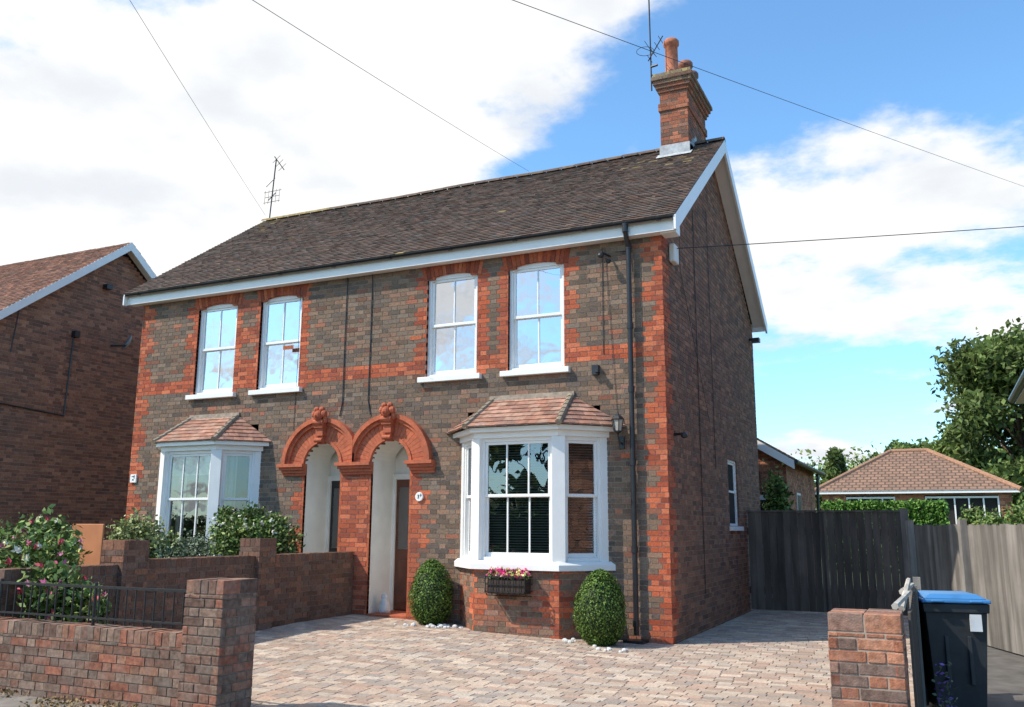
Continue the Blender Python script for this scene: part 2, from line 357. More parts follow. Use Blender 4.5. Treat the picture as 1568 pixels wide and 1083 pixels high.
# bays
bb=MB();bm=MB();sl=MB()
TS=MB()
for bi,(c,BFH,BWH) in enumerate(BAYS):
    pts=[(c-BWH,0),(c-BFH,-BD),(c+BFH,-BD),(c+BWH,0)]
    Z0,Z1=.97,2.58
    def off(d):
        L=math.tan(math.radians(22.5))*d
        return [(c-BWH-d*1.414,0),(c-BFH-L,-BD-d),(c+BFH+L,-BD-d),(c+BWH+d*1.414,0)]
    for k in range(3):
        p=Vector(pts[k]);q=Vector(pts[k+1]); d=(q-p); l=d.length; d.normalize()
        nrm=(d.y,-d.x)
        bricks(bb,bm,(p.x,p.y),(d.x,d.y),nrm,-.05,Z0-.09,lambda z:[(0,l)],lambda u,z,h,l=l:(RED if (u<.10+(int(z/CH/4)%2)*.1 or u>l-.10-(int(z/CH/4)%2)*.1) else RUST+GREY[:3]),seed=20+k+bi*5)
    def slab(m,o,z0,z1,o2=None):
        P=off(o);Q=off(o2 if o2 is not None else o)
        lo=[(x,y,z0) for x,y in P]; hi=[(x,y,z1) for x,y in Q]
        m.poly([lo[3],lo[2],lo[1],lo[0]]); m.poly(hi)
        for k in range(3): m.poly([lo[k],lo[k+1],hi[k+1],hi[k]])
    slab(fr,.07,Z0-.10,Z0-.03); slab(fr,.07,Z0-.0301,Z0+.01,.03)
    slab(fr,.03,Z1-.005,Z1+.07); slab(fr,.11,Z1+.071,Z1+.13)
    for k in range(3):
        p=Vector(pts[k]);q=Vector(pts[k+1]); d=(q-p); l=d.length; d.normalize(); n2=Vector((-d.y,d.x))
        M=Matrix(((d.x,n2.x,0,p.x),(d.y,n2.y,0,p.y),(0,0,1,0),(0,0,0,1)))
        e=.075
        M2=M@Matrix.Translation((e,.02,0))
        sash(M2,l-2*e,Z0+.01,Z1-.004,2 if k==1 else 0,zm=1.80)
    for (x,y) in pts[1:3]:
        s=1 if x>c else -1
        Mx=Matrix.Translation((x,y,0))@Matrix.Rotation(s*math.radians(22.5),4,'Z')
        fr.box(-.085,.085,-.006,.1,Z0+.01,Z1-.003,Mx)
    for s in (-1,1):
        Mx=Matrix.Translation((c+s*BWH,0,0))@Matrix.Rotation(s*math.radians(45),4,'Z')
        fr.box(-.09 if s>0 else -.03,.03 if s>0 else .09,-.005,.1,Z0+.01,Z1-.003,Mx)
    dk.poly([(x,y,Z0+.0) for x,y in off(-.06)])
    if bi==0:
        for z in np.arange(Z0+.05,Z1-.02,.034):
            bl.poly([(c-BFH+.08,-BD+.17,z),(c+BFH-.08,-BD+.17,z),(c+BFH-.08,-BD+.19,z+.013),(c-BFH+.08,-BD+.19,z+.013)])
        for s in (-1,1):
            x0=c+s*(BFH+.05);x1=c+s*(BWH-.1)
            for z in np.arange(Z0+.05,Z1,.034):
                bl.poly([(x0,-BD+.25,z),(x1,-.02,z),(x1-s*.01,-.0,z+.013),(x0-s*.01,-BD+.27,z+.013)])
    else:
        curtain(c-BFH+.02,c-BFH+.2,Z0,Z1,-.15,.015); curtain(c+BFH-.2,c+BFH+.1,Z0,Z1,-.12,.015)
        cu.poly([(c-BFH,-.28,2.2),(c+BFH,-.28,2.2),(c+BFH,-.28,Z1),(c-BFH,-.28,Z1)])
    sl.poly([(x,y,Z1+.03) for x,y in off(-.02)])
    zt=3.17; ze=Z1+.135; ov=.19 if bi==0 else .15
    E=off(ov); tw=BFH*(.98 if bi==0 else .85)
    T=[(c-tw,-.0),(c+tw,-.0)]
    faces=[((E[0][0],E[0][1]),(E[1][0],E[1][1]),(T[0][0],T[0][1]),(T[0][0],T[0][1])),
           ((E[1][0],E[1][1]),(E[2][0],E[2][1]),(T[0][0],T[0][1]),(T[1][0],T[1][1])),
           ((E[2][0],E[2][1]),(E[3][0],E[3][1]),(T[1][0],T[1][1]),(T[1][0],T[1][1]))]
    BT=[(.40,.205,.14),(.35,.17,.115),(.44,.25,.18),(.30,.16,.12),(.37,.225,.165)]
    for (a0,a1,b0,b1) in faces:
        A0=Vector((a0[0],a0[1],ze));A1=Vector((a1[0],a1[1],ze));B0=Vector((b0[0],b0[1],zt));B1=Vector((b1[0],b1[1],zt))
        rows=7; nn=(A1-A0).cross(B0-A0).normalized()
        if nn.z<0: nn=-nn
        sl.poly([A0-nn*.005,A1-nn*.005,B1-nn*.005,B0-nn*.005])
        ud=(A1-A0).normalized()
        for r_ in range(rows):
            s0=r_/rows; s1=(r_+1.12)/rows if r_<rows-1 else 1
            L0=A0.lerp(B0,s0);R0=A1.lerp(B1,s0);L1=A0.lerp(B0,s1);R1=A1.lerp(B1,s1)
            wl=(R0-L0).length
            st_=.15; u0=(L0-A0).dot(ud); u1=u0+wl; k=math.floor(u0/st_-(.5 if r_%2 else 0))
            while True:
                ua=(k+(.5 if r_%2 else 0))*st_; ub=ua+st_
                if ua>=u1: break
                xa=max(ua,u0)+.002; xb=min(ub,u1)-.002
                if xb-xa>.01:
                    u0t=(L1-A0).dot(ud);u1t=(R1-A0).dot(ud)
                    ta=min(max(xa,u0t),u1t);tb=min(max(xb,u0t),u1t)
                    vb=A0.lerp(B0,s0)-ud*((A0.lerp(B0,s0)-A0).dot(ud)); vt=A0.lerp(B0,s1)-ud*((A0.lerp(B0,s1)-A0).dot(ud))
                    lift=nn*(.016+random.uniform(0,.004)); lt=nn*.004
                    p=[vb+ud*xa+lift,vb+ud*xb+lift,vt+ud*tb+lt,vt+ud*ta+lt,vb+ud*xa,vb+ud*xb]
                    cc=random.choice(BT); v=random.uniform(.85,1.15); cc=tuple(q*v for q in cc)
                    i=len(TS.v); TS.v+=[tuple(q) for q in p]; TS.c+=[cc]*6
                    TS.f+=[(i,i+1,i+2,i+3),(i+4,i+5,i+1,i)]
                k+=1
    for (e,t) in ((E[1],T[0]),(E[2],T[1])):
        n=7
        for k in range(n):
            p=Vector((e[0],e[1],ze)).lerp(Vector((t[0],t[1],zt)),k/n); q=Vector((e[0],e[1],ze)).lerp(Vector((t[0],t[1],zt)),(k+1.1)/n)
            TS.cyl(p+Vector((0,0,.012)),q+Vector((0,0,.002)),.045,.038,8,col=(.32,.26,.19))
    fl=MB(); fl.box(c-tw-.05,c+tw+.05,-.03,-.004,zt-.05,zt+.05); fl.box(c-tw-.05,c+tw+.05,-.06,-.02,zt-.04,zt-.0); fl.obj('bay_lead_flashing',H,M_MORTAR)
bb.obj('bay_bricks',H,M_BRICK); bm.obj('bay_mortar',H,M_MORTAR); TS.obj('bay_roof_tiles',H,M_TILE); sl.obj('bay_soffit',H,M_WHITE)
bl.obj('venetian_blinds',H,M_BLIND)
dk.obj('window_boards',H,M_WHITE)
fr.obj('window_frames',H,M_WHITE,bevel=.003); gl.obj('window_glass',H,M_GLASS); glu.obj('upper_window_glass',H,M_GLASSU); rv.obj('window_reveals',H,M_BRICK); cu.obj('curtains',H,M_CURT)

# porch recesses and doors
po=MB();red=MB();dr=MB();dr2=MB();pg=MB()
for k,c in enumerate(ARC):
    x0,x1=c-AR,c+AR; dep=.6
    fz=.17
    for x in (x0,x1):
        s=-1 if x==x0 else 1
        po.box(min(x,x+s*.03),max(x,x+s*.03),.05,dep+.1,fz,AZ+AR)
        red.box(min(x,x+s*.03),max(x,x+s*.03),.0,.0495,fz-.2,AZ+.02,col=(.42,.12,.055))
    n=16
    for j in range(n):
        t0=math.pi*j/n;t1=math.pi*(j+1)/n
        po.poly([(c+AR*math.cos(t0),0,AZ+AR*math.sin(t0)),(c+AR*math.cos(t0),dep,AZ+AR*math.sin(t0)),(c+AR*math.cos(t1),dep,AZ+AR*math.sin(t1)),(c+AR*math.cos(t1),0,AZ+AR*math.sin(t1))])
    po.box(x0-.02,x1+.02,dep+.05,dep+.1,2.2,AZ+AR+.1)
    po.box(x0,x0+.05,dep,dep+.08,fz,2.2); po.box(x1-.05,x1,dep,dep+.08,fz,2.2); po.box(x0+.05,x1-.05,dep,dep+.08,2.12,2.2)
    d=dr if k==1 else dr2
    d.box(x0+.05,x1-.05,dep+.03,dep+.07,fz+.01,2.12)
    for (a,b) in ((fz+.12,fz+.75),(fz+.9,2.0)):
        for (p,q) in ((x0+.11,c-.03),(c+.03,x1-.11)):
            (d if (a<.5) else pg).box(p,q,dep+.015,dep+.031,a,b)
    pg.cyl((x1-.1,dep+.03,1.1),(x1-.1,dep-.02,1.1),.02)
    st_=MB(); st_.box(x0-.02,x1+.02,-.0,dep+.1,-.05,fz); st_.box(x0-.16,x1+.16,-.16,-.001,-.05,fz-.05); st_.obj('porch_step',H,M_TERRA,bevel=.01)
po.obj('porch_lining',H,M_CREAM); red.obj('porch_reveals',H,M_BRICK); dr.obj('brown_front_door',H,M_DOOR,bevel=.004)
dr2.obj('dark_front_door',H,M_BLACK,bevel=.004); pg.obj('door_panels',H,M_GLASS)
ri=MB(); ho=MB()
for k,c in enumerate(ARC):
    def cl(x): return max(x,PX+.002) if k==1 else min(x,PX-.002)
    def ring(m,r0,r1,y0,n=26,gap=0):
        for j in range(n):
            t0=math.pi*j/n+gap;t1=math.pi*(j+1)/n-gap
            P=[(r0,t0),(r1,t0),(r1,t1),(r0,t1)]
            q=[(cl(c+r*math.cos(t)),AZ+r*math.sin(t)) for r,t in P]
            v=random.uniform(.9,1.08); col=(.50*v,.135*v,.065*v)
            i=len(m.v)
            for y in (y0,.02): m.v+=[(a,y,b) for a,b in q]
            m.c+=[col]*8
            m.f+=[(i,i+3,i+2,i+1),(i,i+1,i+5,i+4),(i+1,i+2,i+6,i+5),(i+2,i+3,i+7,i+6),(i+3,i,i+4,i+7)]
    ring(ri,AR,.60,-.035,24,.004); ring(ho,.60,.655,-.07); ring(ho,.655,.72,-.11)
    ring(ho,AR-.0,AR+.05,-.05)
    z=AZ+AR
    KC=(.45,.12,.06)
    for (zz,w,y,h) in ((z-.02,.05,.10,.12),(z+.10,.065,.13,.12),(z+.22,.08,.16,.10)):
        ri.box(c-w,c+w,-y,.0,zz,zz+h,col=KC)
    ri.cyl((c-.07,-.13,z+.03),(c+.07,-.13,z+.03),.035,.035,10,col=KC)
    ri.cyl((c-.09,-.15,z+.30),(c+.09,-.15,z+.30),.045,.045,10,col=KC)
    ri.ell((c,-.17,z+.40),(.07,.07,.085),col=(.42,.11,.055))
    for s in (-1,1):
        ri.ell((c+s*.085,-.14,z+.43),(.055,.05,.06),8,6,col=KC); ri.ell((c+s*.05,-.14,z+.50),(.05,.05,.045),8,6,col=KC)
        ri.ell((c+s*.1,-.12,z+.34),(.04,.04,.06),8,6,col=KC)
    ri.ell((c,-.235,z+.39),(.016,.025,.025),8,6,col=KC)
IMP=[(ARC[0]-.80,ARC[0]-AR+.03),(ARC[0]+AR-.03,ARC[1]-AR+.03),(ARC[1]+AR-.03,ARC[1]+.76)]
for a,b in IMP:
    ho.box(a,b,-.12,.0,AZ-.03,AZ+.02,col=(.50,.135,.065)); ho.box(a+.03,b-.0,-.09,.0,AZ-.075,AZ-.031,col=(.46,.12,.06)); ho.box(a+.05,b,-.055,.0,AZ-.12,AZ-.076,col=(.50,.135,.065))
    ho.box(a+.06,b,-.03,.0,AZ-.16,AZ-.121,col=(.46,.12,.06))
M_ARCH=colmat('rubbed_red_brick',.8,22,.2,.3,120,.25,dirt=(.25,.09,.055),dscale=3,damt=.5)
ri.obj('porch_arches',H,M_ARCH); ho.obj('porch_arch_hoods',H,M_ARCH,bevel=.004)

# roof --------------------------------------------------------
def tile_slope(mb,o,ud,vd,L,S,tw,gauge,pal,keep=None,seed=0,th=.014,lich=None):
    r=random.Random(seed); o=Vector(o);ud=Vector(ud).normalized();vd=Vector(vd).normalized();nn=ud.cross(vd)
    if nn.z<0: nn=-nn
    rows=int(math.ceil(S/gauge))
    for j in range(rows):
        off=(.5*tw if j%2 else 0); v0=j*gauge; v1=min(v0+gauge*1.15,S)
        u=-off
        row=r.uniform(.94,1.06)
        while u<L:
            a=max(u,0)+.0015;b=min(u+tw,L)-.0015
            if b-a>.02:
                c=r.choice(pal); v=r.uniform(.83,1.2)*row
                if lich:
                    k=lich((a+b)/2,v0)
                    if r.random()<k: c=(.27,.20,.09)
                c=tuple(q*v for q in c)
                lf=th+r.uniform(0,.007); t1=.003
                j1=r.uniform(-.004,.004); tl=r.uniform(-.003,.003)
                p=[o+ud*a+vd*(v0+j1)+nn*(lf+tl),o+ud*b+vd*(v0+j1)+nn*(lf-tl),o+ud*b+vd*v1+nn*t1,o+ud*a+vd*v1+nn*t1,o+ud*a+vd*(v0+j1)-nn*.003,o+ud*b+vd*(v0+j1)-nn*.003]
                i=len(mb.v); mb.v+=[tuple(q) for q in p]; mb.c+=[c]*6
                mb.f+=[(i,i+1,i+2,i+3),(i+4,i+5,i+1,i),(i,i+3,i+4),(i+1,i+5,i+2)]
            u+=tw
rf=MB();rb=MB()
DT=[(.098,.070,.057),(.118,.080,.063),(.085,.066,.058),(.135,.087,.066),(.105,.082,.072),(.11,.066,.050)]
XR=.26; XL=-W-.26; YE=-.24; ZE=5.44
sv=Vector((0,YR-YE,ZR-ZE)); SL=sv.length
def lich(u,v):
    x=XL+u; k=.002
    if x<XL+1.2 and v>SL-1.0: k=.5*(1-(x-XL)/1.2)*(1-(SL-v)/1.0)+.01
    if v>SL-.12: k+=.04
    if -1.5<x<-.1 and SL-1.4<v<SL-.5: k+=.10
    return k
tile_slope(rf,(XL,YE,ZE),(1,0,0),sv,XR-XL,SL,.15,.092,DT,seed=5,lich=lich)
sv2=Vector((0,-(YR-YE),ZR-ZE))
tile_slope(rf,(XL,2*YR-YE,ZE),(1,0,0),sv2,XR-XL,SL,.3,.18,DT,seed=6)
# gentle sag of the old roof between eaves and ridge
rf.v=[(x,y,z-.022*math.sin(max(0,min(1,(x-XL)/(XR-XL)))*math.pi)*max(0,min(1,(z-ZE)/(ZR-ZE)))*(1+.5*math.sin(x*1.7))) for x,y,z in rf.v]
rf.obj('roof_tiles',H,M_TILE)
rb.poly([(XL,YE,ZE-.045),(XR,YE,ZE-.045),(XR,YR,ZR-.045),(XL,YR,ZR-.045)]); rb.poly([(XL,2*YR-YE,ZE-.045),(XR,2*YR-YE,ZE-.045),(XR,YR,ZR-.045),(XL,YR,ZR-.045)])
rb.obj('roof_deck',H,M_DARKROOM)
rt=MB()
n=int((XR-XL)/.3)
for k in range(n):
    x=XL+(XR-XL)*k/n; x1=XL+(XR-XL)*(k+1)/n
    c=random.choice([(.15,.105,.08),(.175,.125,.09),(.12,.085,.07)])
    if x<XL+1.6: c=(.30,.22,.10)
    sg=lambda x:-.022*math.sin(max(0,min(1,(x-XL)/(XR-XL)))*math.pi)*(1+.5*math.sin(x*1.7))+random.uniform(-.003,.003)
    s0=sg(x);s1=sg(x1)
    m=[]
    for i in range(7):
        t=math.pi*i/6; m.append((math.cos(t)*.1,math.sin(t)*.075))
    for (a,b) in zip(m[:-1],m[1:]):
        rt.poly([(x+.004,YR+a[0],ZR-.02+a[1]+s0),(x1-.004,YR+a[0]*.97,ZR-.02+a[1]*.97+s1),(x1-.004,YR+b[0]*.97,ZR-.02+b[1]*.97+s1),(x+.004,YR+b[0],ZR-.02+b[1]+s0)],col=c)
rt.obj('ridge_tiles',H,M_TILE)
wb=MB()
for xs in (XR,XL):
    a,b=(xs-.03,xs+.001) if xs>0 else (xs-.001,xs+.03)
    for s in (0,1):
        def yy(y): return y if s==0 else 2*YR-y
        pts=[(yy(YE),ZE+.0),(yy(YR),ZR+.0),(yy(YR),ZR-.23),(yy(YE+.06),ZE-.20),(yy(YE),ZE-.20)]
        i=len(wb.v)
        wb.v+=[(a,p,q) for p,q in pts]+[(b,p,q) for p,q in pts]; wb.c+=[(1,1,1)]*10
        wb.f+=[tuple(range(i,i+5)),tuple(range(i+9,i+4,-1))]+[(i+k,i+(k+1)%5,i+5+(k+1)%5,i+5+k) for k in range(5)]
        x0,x1=(0.0,xs-.031) if xs>0 else (xs+.031,-W)
        wb.poly([(x0,yy(YE+.1),ZE-.10),(x1,yy(YE+.1),ZE-.10),(x1,yy(YR),ZR-.17),(x0,yy(YR),ZR-.17)])
wb.box(XL+.032,XR-.032,-.165,-.14,5.255,5.43); wb.box(XL+.032,XR-.032,-.139,.0,5.26,5.29)
wb.box(.02,XR-.033,-.119,.1,5.24,5.40)
wb.box(XL+.032,XR-.032,D+.12,D+.15,5.265,5.43)
wb.obj('barge_boards_and_fascia',H,M_WHITE,bevel=.003)
gt=MB()
GX0,GX1=XL+.0,XR-.02
def gutter(x0,x1,y,z,r=.05):
    n=8;P=[(y+r*math.cos(math.pi+math.pi*i/n),z+r*math.sin(math.pi+math.pi*i/n)) for i in range(n+1)]
    for (a,b) in zip(P[:-1],P[1:]):
        gt.poly([(x0,a[0],a[1]),(x1,a[0],a[1]),(x1,b[0],b[1]),(x0,b[0],b[1])]); gt.poly([(x0,y+(a[0]-y)*.9,z+(a[1]-z)*.9),(x1,y+(a[0]-y)*.9,z+(a[1]-z)*.9),(x1,y+(b[0]-y)*.9,z+(b[1]-z)*.9),(x0,y+(b[0]-y)*.9,z+(b[1]-z)*.9)])
GY,GZ=-.203,5.447
gutter(GX0,GX1,GY,GZ,.04)
x=GX0+.3
while x<GX1:
    gutter(x,x+.06,GY,GZ,.049); x+=1.05
gt.box(GX0-.004,GX0+.004,GY-.04,GY+.04,5.405,5.45); gt.box(GX1-.004,GX1+.004,GY-.04,GY+.04,5.405,5.45)
px=-.44
gt.cyl((px,GY,5.42),(px,GY,5.30),.042); gt.cyl((px,GY,5.31),(px,-.08,5.12),.034); gt.cyl((px,-.08,5.14),(px,-.07,.1),.034,.034,12)
for z in (5.1,4.0,3.15,2.2,1.1,.2): gt.cyl((px,-.075,z),(px,-.075,z+.08),.043,.043,12)
gt.box(px-.12,px+.14,-.25,-.02,.0,.05)
gt.obj('gutter_and_downpipe',H,M_BLACK,smooth=False)
cb=MB()
cb.tube([(-5.08,-.012,5.27),(-5.085,-.012,4.3),(-5.08,-.012,3.3),(-5.12,-.012,3.06)],.008,6)
cb.tube([(-4.61,-.012,5.27),(-4.605,-.012,4.3),(-4.61,-.012,3.3),(-4.56,-.012,3.06)],.008,6)
cb.tube([(-.84,-.01,5.2),(-.842,-.01,3.7)],.005,6)
cb.tube([(-.80,-.01,5.2),(-.66,-.01,2.9)],.003,6)
cb.tube([(.012,1.75,6.2),(.012,1.75,.5)],.006,6); cb.tube([(.012,2.7,6.5),(.012,2.7,2.3)],.005,6)
cb.tube([(.012,.9,5.9),(.012,.9,5.0),(.012,2.4,3.0)],.003,6)
cb.tube([(-6.0,-.01,5.2),(-5.98,-.01,4.0),(-6.0,-.01,2.9)],.004,6)
cb.obj('wall_cables',H,M_BLACK)
# chimney
ch=MB();cm=MB()
CHX0,CHX1,CHY0,CHY1=-.74,-.26,2.82,4.15
def cstage(x0,x1,y0,y1,z0,z1,seed,pal):
    P=lambda u,z,h:pal
    bricks(ch,cm,(x0,y0),(1,0),(0,-1),z0,z1,lambda z:[(0,x1-x0)],P,seed=seed)
    bricks(ch,cm,(x1,y0),(0,1),(1,0),z0,z1,lambda z:[(0,y1-y0)],P,seed=seed+1)
    bricks(ch,cm,(x0,y1),(0,-1),(-1,0),z0,z1,lambda z:[(0,y1-y0)],P,seed=seed+2)
    bricks(ch,cm,(x1,y1),(-1,0),(0,1),z0,z1,lambda z:[(0,x1-x0)],P,seed=seed+3)
    cm.box(x0+.007,x1-.007,y0+.007,y1-.007,z1-.02,z1-.004); cm.box(x0+.007,x1-.007,y0+.007,y1-.007,z0+.001,z0+.02)
CP=[(.38,.12,.065),(.31,.11,.065),(.42,.16,.09),(.20,.11,.08),(.26,.13,.09)]
CG=[(.20,.14,.10),(.26,.17,.11),(.22,.12,.085)]
z=7.3; cstage(CHX0,CHX1,CHY0,CHY1,z,z+CH*17,40,CP)
z+=CH*17; cstage(CHX0-.025,CHX1+.025,CHY0-.025,CHY1+.025,z,z+CH*2,44,CP); z+=CH*2
cstage(CHX0,CHX1,CHY0,CHY1,z,z+CH*3,48,CP); z+=CH*3
for k,pl in enumerate([CP,CP,CG,CG]):
    e=.03*(k+1); cstage(CHX0-e,CHX1+e,CHY0-e,CHY1+e,z,z+CH,50+4*k,pl); z+=CH
cstage(CHX0-.09,CHX1+.09,CHY0-.09,CHY1+.09,z,z+CH,90,[(.34,.27,.12),(.28,.22,.12),(.25,.2,.14)]); z+=CH
CTOP=z
ch.obj('chimney_bricks',H,M_BRICK); cm.obj('chimney_mortar',H,M_MORTAR)
fl=MB(); fl.box(CHX0-.02,CHX1+.02,CHY0-.02,CHY0+.3,7.45,7.82)
fl.poly([(CHX0-.06,CHY0-.14,ZE+(CHY0-.14-YE)*.7135+.035),(CHX1+.06,CHY0-.14,ZE+(CHY0-.14-YE)*.7135+.035),(CHX1+.06,CHY0+.02,ZE+(CHY0+.02-YE)*.7135+.04),(CHX0-.06,CHY0+.02,ZE+(CHY0+.02-YE)*.7135+.04)])
for (a,b) in ((CHX0-.02,CHX0),(CHX1,CHX1+.02)):
    for q in range(5): 
        y=CHY0+.1*q; fl.box(a,b,y,y+.1,7.4,ZE+(y+.1-YE)*.7135+.1)
fl.obj('chimney_lead',H,M_LEAD)
pt=MB()
cxm=(CHX0+CHX1)/2
def pot(x,y,s,h,col=(.46,.16,.09)):
    pt.lathe((x,y,CTOP-.03),[(.15*s,0),(.13*s,.04),(.105*s,.06),(.10*s,h-.12),(.125*s,h-.10),(.125*s,h-.03),(.11*s,h-.02),(.105*s,h),(.08*s,h),(.08*s,h-.2)],18,col)
pot(cxm-.06,CHY0+.2,1.1,.76); pot(cxm+.08,CHY0+.62,1.05,.52,(.30,.13,.09)); pot(cxm+.09,CHY0+1.0,1.05,.50,(.2,.12,.1))
pt.obj('chimney_pots',H,colmat('clay_pots',.8,15,.25,.2,60,.3),smooth=True)
ce=MB(); ce.box(CHX0-.05,CHX1+.05,CHY0-.05,CHY1+.05,CTOP-.03,CTOP+.02); ce.obj('chimney_flaunching',H,M_MORTAR,bevel=.02)
ae=MB(); ax,ay=CHX0-.12,CHY0-.06
ae.cyl((ax,ay,8.85),(ax-.01,ay,11.2),.013)
ae.tube([(ax,ay,9.0),(CHX0-.03,CHY0,9.0)],.012); ae.tube([(ax,ay,9.15),(CHX0-.09,CHY0,9.15)],.012)
for k in range(24):
    t0=2*math.pi*k/24;t1=2*math.pi*(k+1)/24; r=.15
    ae.cyl((ax-.10+r*math.cos(t0),ay+r*math.sin(t0),9.62),(ax-.10+r*math.cos(t1),ay+r*math.sin(t1),9.62),.005,.005,5)
for s in (-1,1): ae.cyl((ax,ay,9.62),(ax+s*.02,ay+s*.3,9.64),.005)
ae.cyl((ax-.05,ay,9.42),(ax+.25,ay-.1,9.78),.010)
for t in (.1,.35,.6,.85):
    c=Vector((ax-.05,ay,9.42)).lerp(Vector((ax+.25,ay-.1,9.78)),t); ae.cyl(c+Vector((-.02,-.09,.03)),c+Vector((.02,.09,-.03)),.005)
ae.cyl((ax,ay,9.3),(ax+.12,ay-.02,9.3),.02)
ae.obj('chimney_aerial',H,M_IRON)
ae=MB(); ax,ay=-9.62,YR
b=Vector((ax,ay,7.85)); t=Vector((ax+.1,ay,9.35)); ae.cyl(b,t,.014)
def at(f): return b.lerp(t,f)
ae.cyl(at(.96)+Vector((-.05,0,.12)),at(.90)+Vector((.16,.1,-.10)),.01)
for f in (.2,.5,.8):
    c=(at(.96)+Vector((-.05,0,.12))).lerp(at(.90)+Vector((.16,.1,-.10)),f); ae.cyl(c+Vector((-.1,.0,-.07)),c+Vector((.1,.0,.07)),.005)
for z,l in ((.5,.24),(.42,.2),(.34,.22)):
    ae.cyl(at(z)+Vector((-l,0,0)),at(z)+Vector((l,0,0)),.006)
ae.cyl(at(.62)+Vector((-.2,0,-.05)),at(.5)+Vector((.05,0,.3)),.007); ae.cyl(at(.34)+Vector((0,-.1,0)),at(.5)+Vector((0,.1,0)),.01)
for s in (-.2,-.1,.1,.2): ae.cyl(at(.5)+Vector((s,0,.04)),at(.34)+Vector((s,0,-.04)),.004)
ae.obj('ridge_aerial',H,M_IRON)
# wall fittings
ft=MB()
lx,lz=-.60,2.62
ft.tube([(lx,-.01,lz-.12),(lx,-.10,lz-.14),(lx,-.16,lz-.06),(lx,-.18,lz-.0)],.012); ft.box(lx-.035,lx+.035,-.03,.0,lz-.2,lz-.04)
ft.lathe((lx,-.18,lz),[(.0,-.02),(.05,0),(.055,.015),(.05,.02)],6); ft.lathe((lx,-.18,lz+.17),[(.085,-.01),(.09,0),(.05,.045),(.02,.06),(.012,.09),(0,.1)],6)
for k in range(6):
    t=math.pi*2*k/6; ft.cyl((lx+.05*math.cos(t),-.18+.05*math.sin(t),lz+.01),(lx+.078*math.cos(t),-.18+.078*math.sin(t),lz+.165),.006)
ft.box(-.99,-.90,-.07,-.0,3.42,3.55); ft.box(-.93,-.88,-.13,-.05,3.44,3.49)
ft.cyl((-.72,-.02,5.05),(-.80,-.16,5.08),.015); ft.ell((-.8,-.18,5.03),(.045,.04,.04)); ft.ell((-.72,-.10,4.96),(.035,.035,.035))
ft.cyl((.0,.35,2.62),(.12,.33,2.62),.02); ft.ell((.14,.33,2.60),(.05,.06,.04))
ft.cyl((.0,6.15,5.02),(.14,6.1,5.0),.025); ft.box(.05,.2,6.05,6.2,4.95,5.03)
ft.obj('wall_lantern_and_lights',H,M_BLACK)
lg=MB(); lg.lathe((lx,-.18,lz+.01),[(.045,0),(.072,.155)],6); lg.obj('lantern_glass',H,M_AMBER)
al=MB(); al.box(.005,.09,.32,.55,4.98,5.24); al.obj('alarm_box',H,M_CREAM,bevel=.02)
nm=MB(); nm.cyl((-3.66,.0,1.83),(-3.66,-.03,1.83),.065,.065,20); nm.box(-9.44,-9.30,-.03,.0,2.12,2.26); nm.obj('house_number_plaques',H,M_WHITE,bevel=.005)
nn=MB()
for (x,z,w,h) in ((-3.685,1.85,.03,.006),(-3.675,1.83,.02,.006),(-3.685,1.81,.03,.006),(-3.672,1.84,.006,.02),(-3.672,1.82,.006,.02),(-3.645,1.85,.03,.006),(-3.632,1.825,.006,.05),(-9.4,2.22,.06,.01),(-9.385,2.16,.03,.02),(-9.35,2.19,.01,.06)):
    nn.box(x,x+w,-.035,-.031,z,z+h)
nn.obj('house_number_digits',H,M_BLACK)
ab=MB()
for x,z in ((-6.3,4.2),(-3.9,4.15),(-.62,2.3)): ab.box(x,x+.2,-.004,.01,z,z+.06,col=(.45,.13,.06))
ab.obj('air_bricks',H,M_BRICK)

# rear extension
e=MB();em=MB(); EX0,EX1,EY0,EY1=-3.2,.25,8.3,13.0
OR=[(.42,.165,.09),(.36,.135,.075),(.47,.20,.11),(.29,.12,.075)]
bricks(e,em,(EX0,EY0),(1,0),(0,-1),-.05,4.2,lambda z:[(0+max(0,(z-2.85)/.62),EX1-EX0-max(0,(z-2.85)/.62))],lambda u,z,h:OR,seed=60)
bricks(e,em,(EX1,EY0),(0,1),(1,0),-.05,2.85,lambda z:[(0,1.4),(2.1,EY1-EY0)] if 1.0<z<2.2 else [(0,EY1-EY0)],lambda u,z,h:OR,seed=61)
e.obj('extension_bricks',H,M_BRICK); em.obj('extension_mortar',H,M_MORTAR)
e=MB(); e.box(EX0+.1,EX1-.1,EY0+.1,EY1,0,2.8); e.obj('extension_interior',H,M_DARKROOM)
e=MB()
xm=(EX0+EX1)/2; xr=EX1+.2; zr=2.85+.62*(xr-.2-xm); 
tile_slope(e,(xr,EY0-.2,2.80),(0,1,0),(-(xr-xm),0,zr-2.80+.05),EY1-EY0+.3,math.hypot(xr-xm,zr-2.75),.2,.13,DT,seed=66)
e.obj('extension_roof',H,M_TILE)
e=MB()
for y in (EY0-.23,):
    i=len(e.v); P=[(xr,2.80),(xm,zr+.06),(xm,zr-.12),(xr,2.62)]
    e.v+=[(a,y,b) for a,b in P]+[(a,y+.03,b) for a,b in P]; e.c+=[(1,1,1)]*8
    e.f+=[(i,i+1,i+2,i+3),(i+7,i+6,i+5,i+4)]+[(i+k,i+(k+1)%4,i+4+(k+1)%4,i+4+k) for k in range(4)]
    e.poly([(xr,y,2.68),(xr,EY0,2.68),(xm,EY0,zr-.08),(xm,y,zr-.08)])
e.box(EX1-.03,EX1+.0,EY0+1.45,EY0+2.05,1.0,2.2); e.box(-.55,-.1,EY0-.02,EY0+.0,.0,2.1)
e.obj('extension_trim',H,M_WHITE)
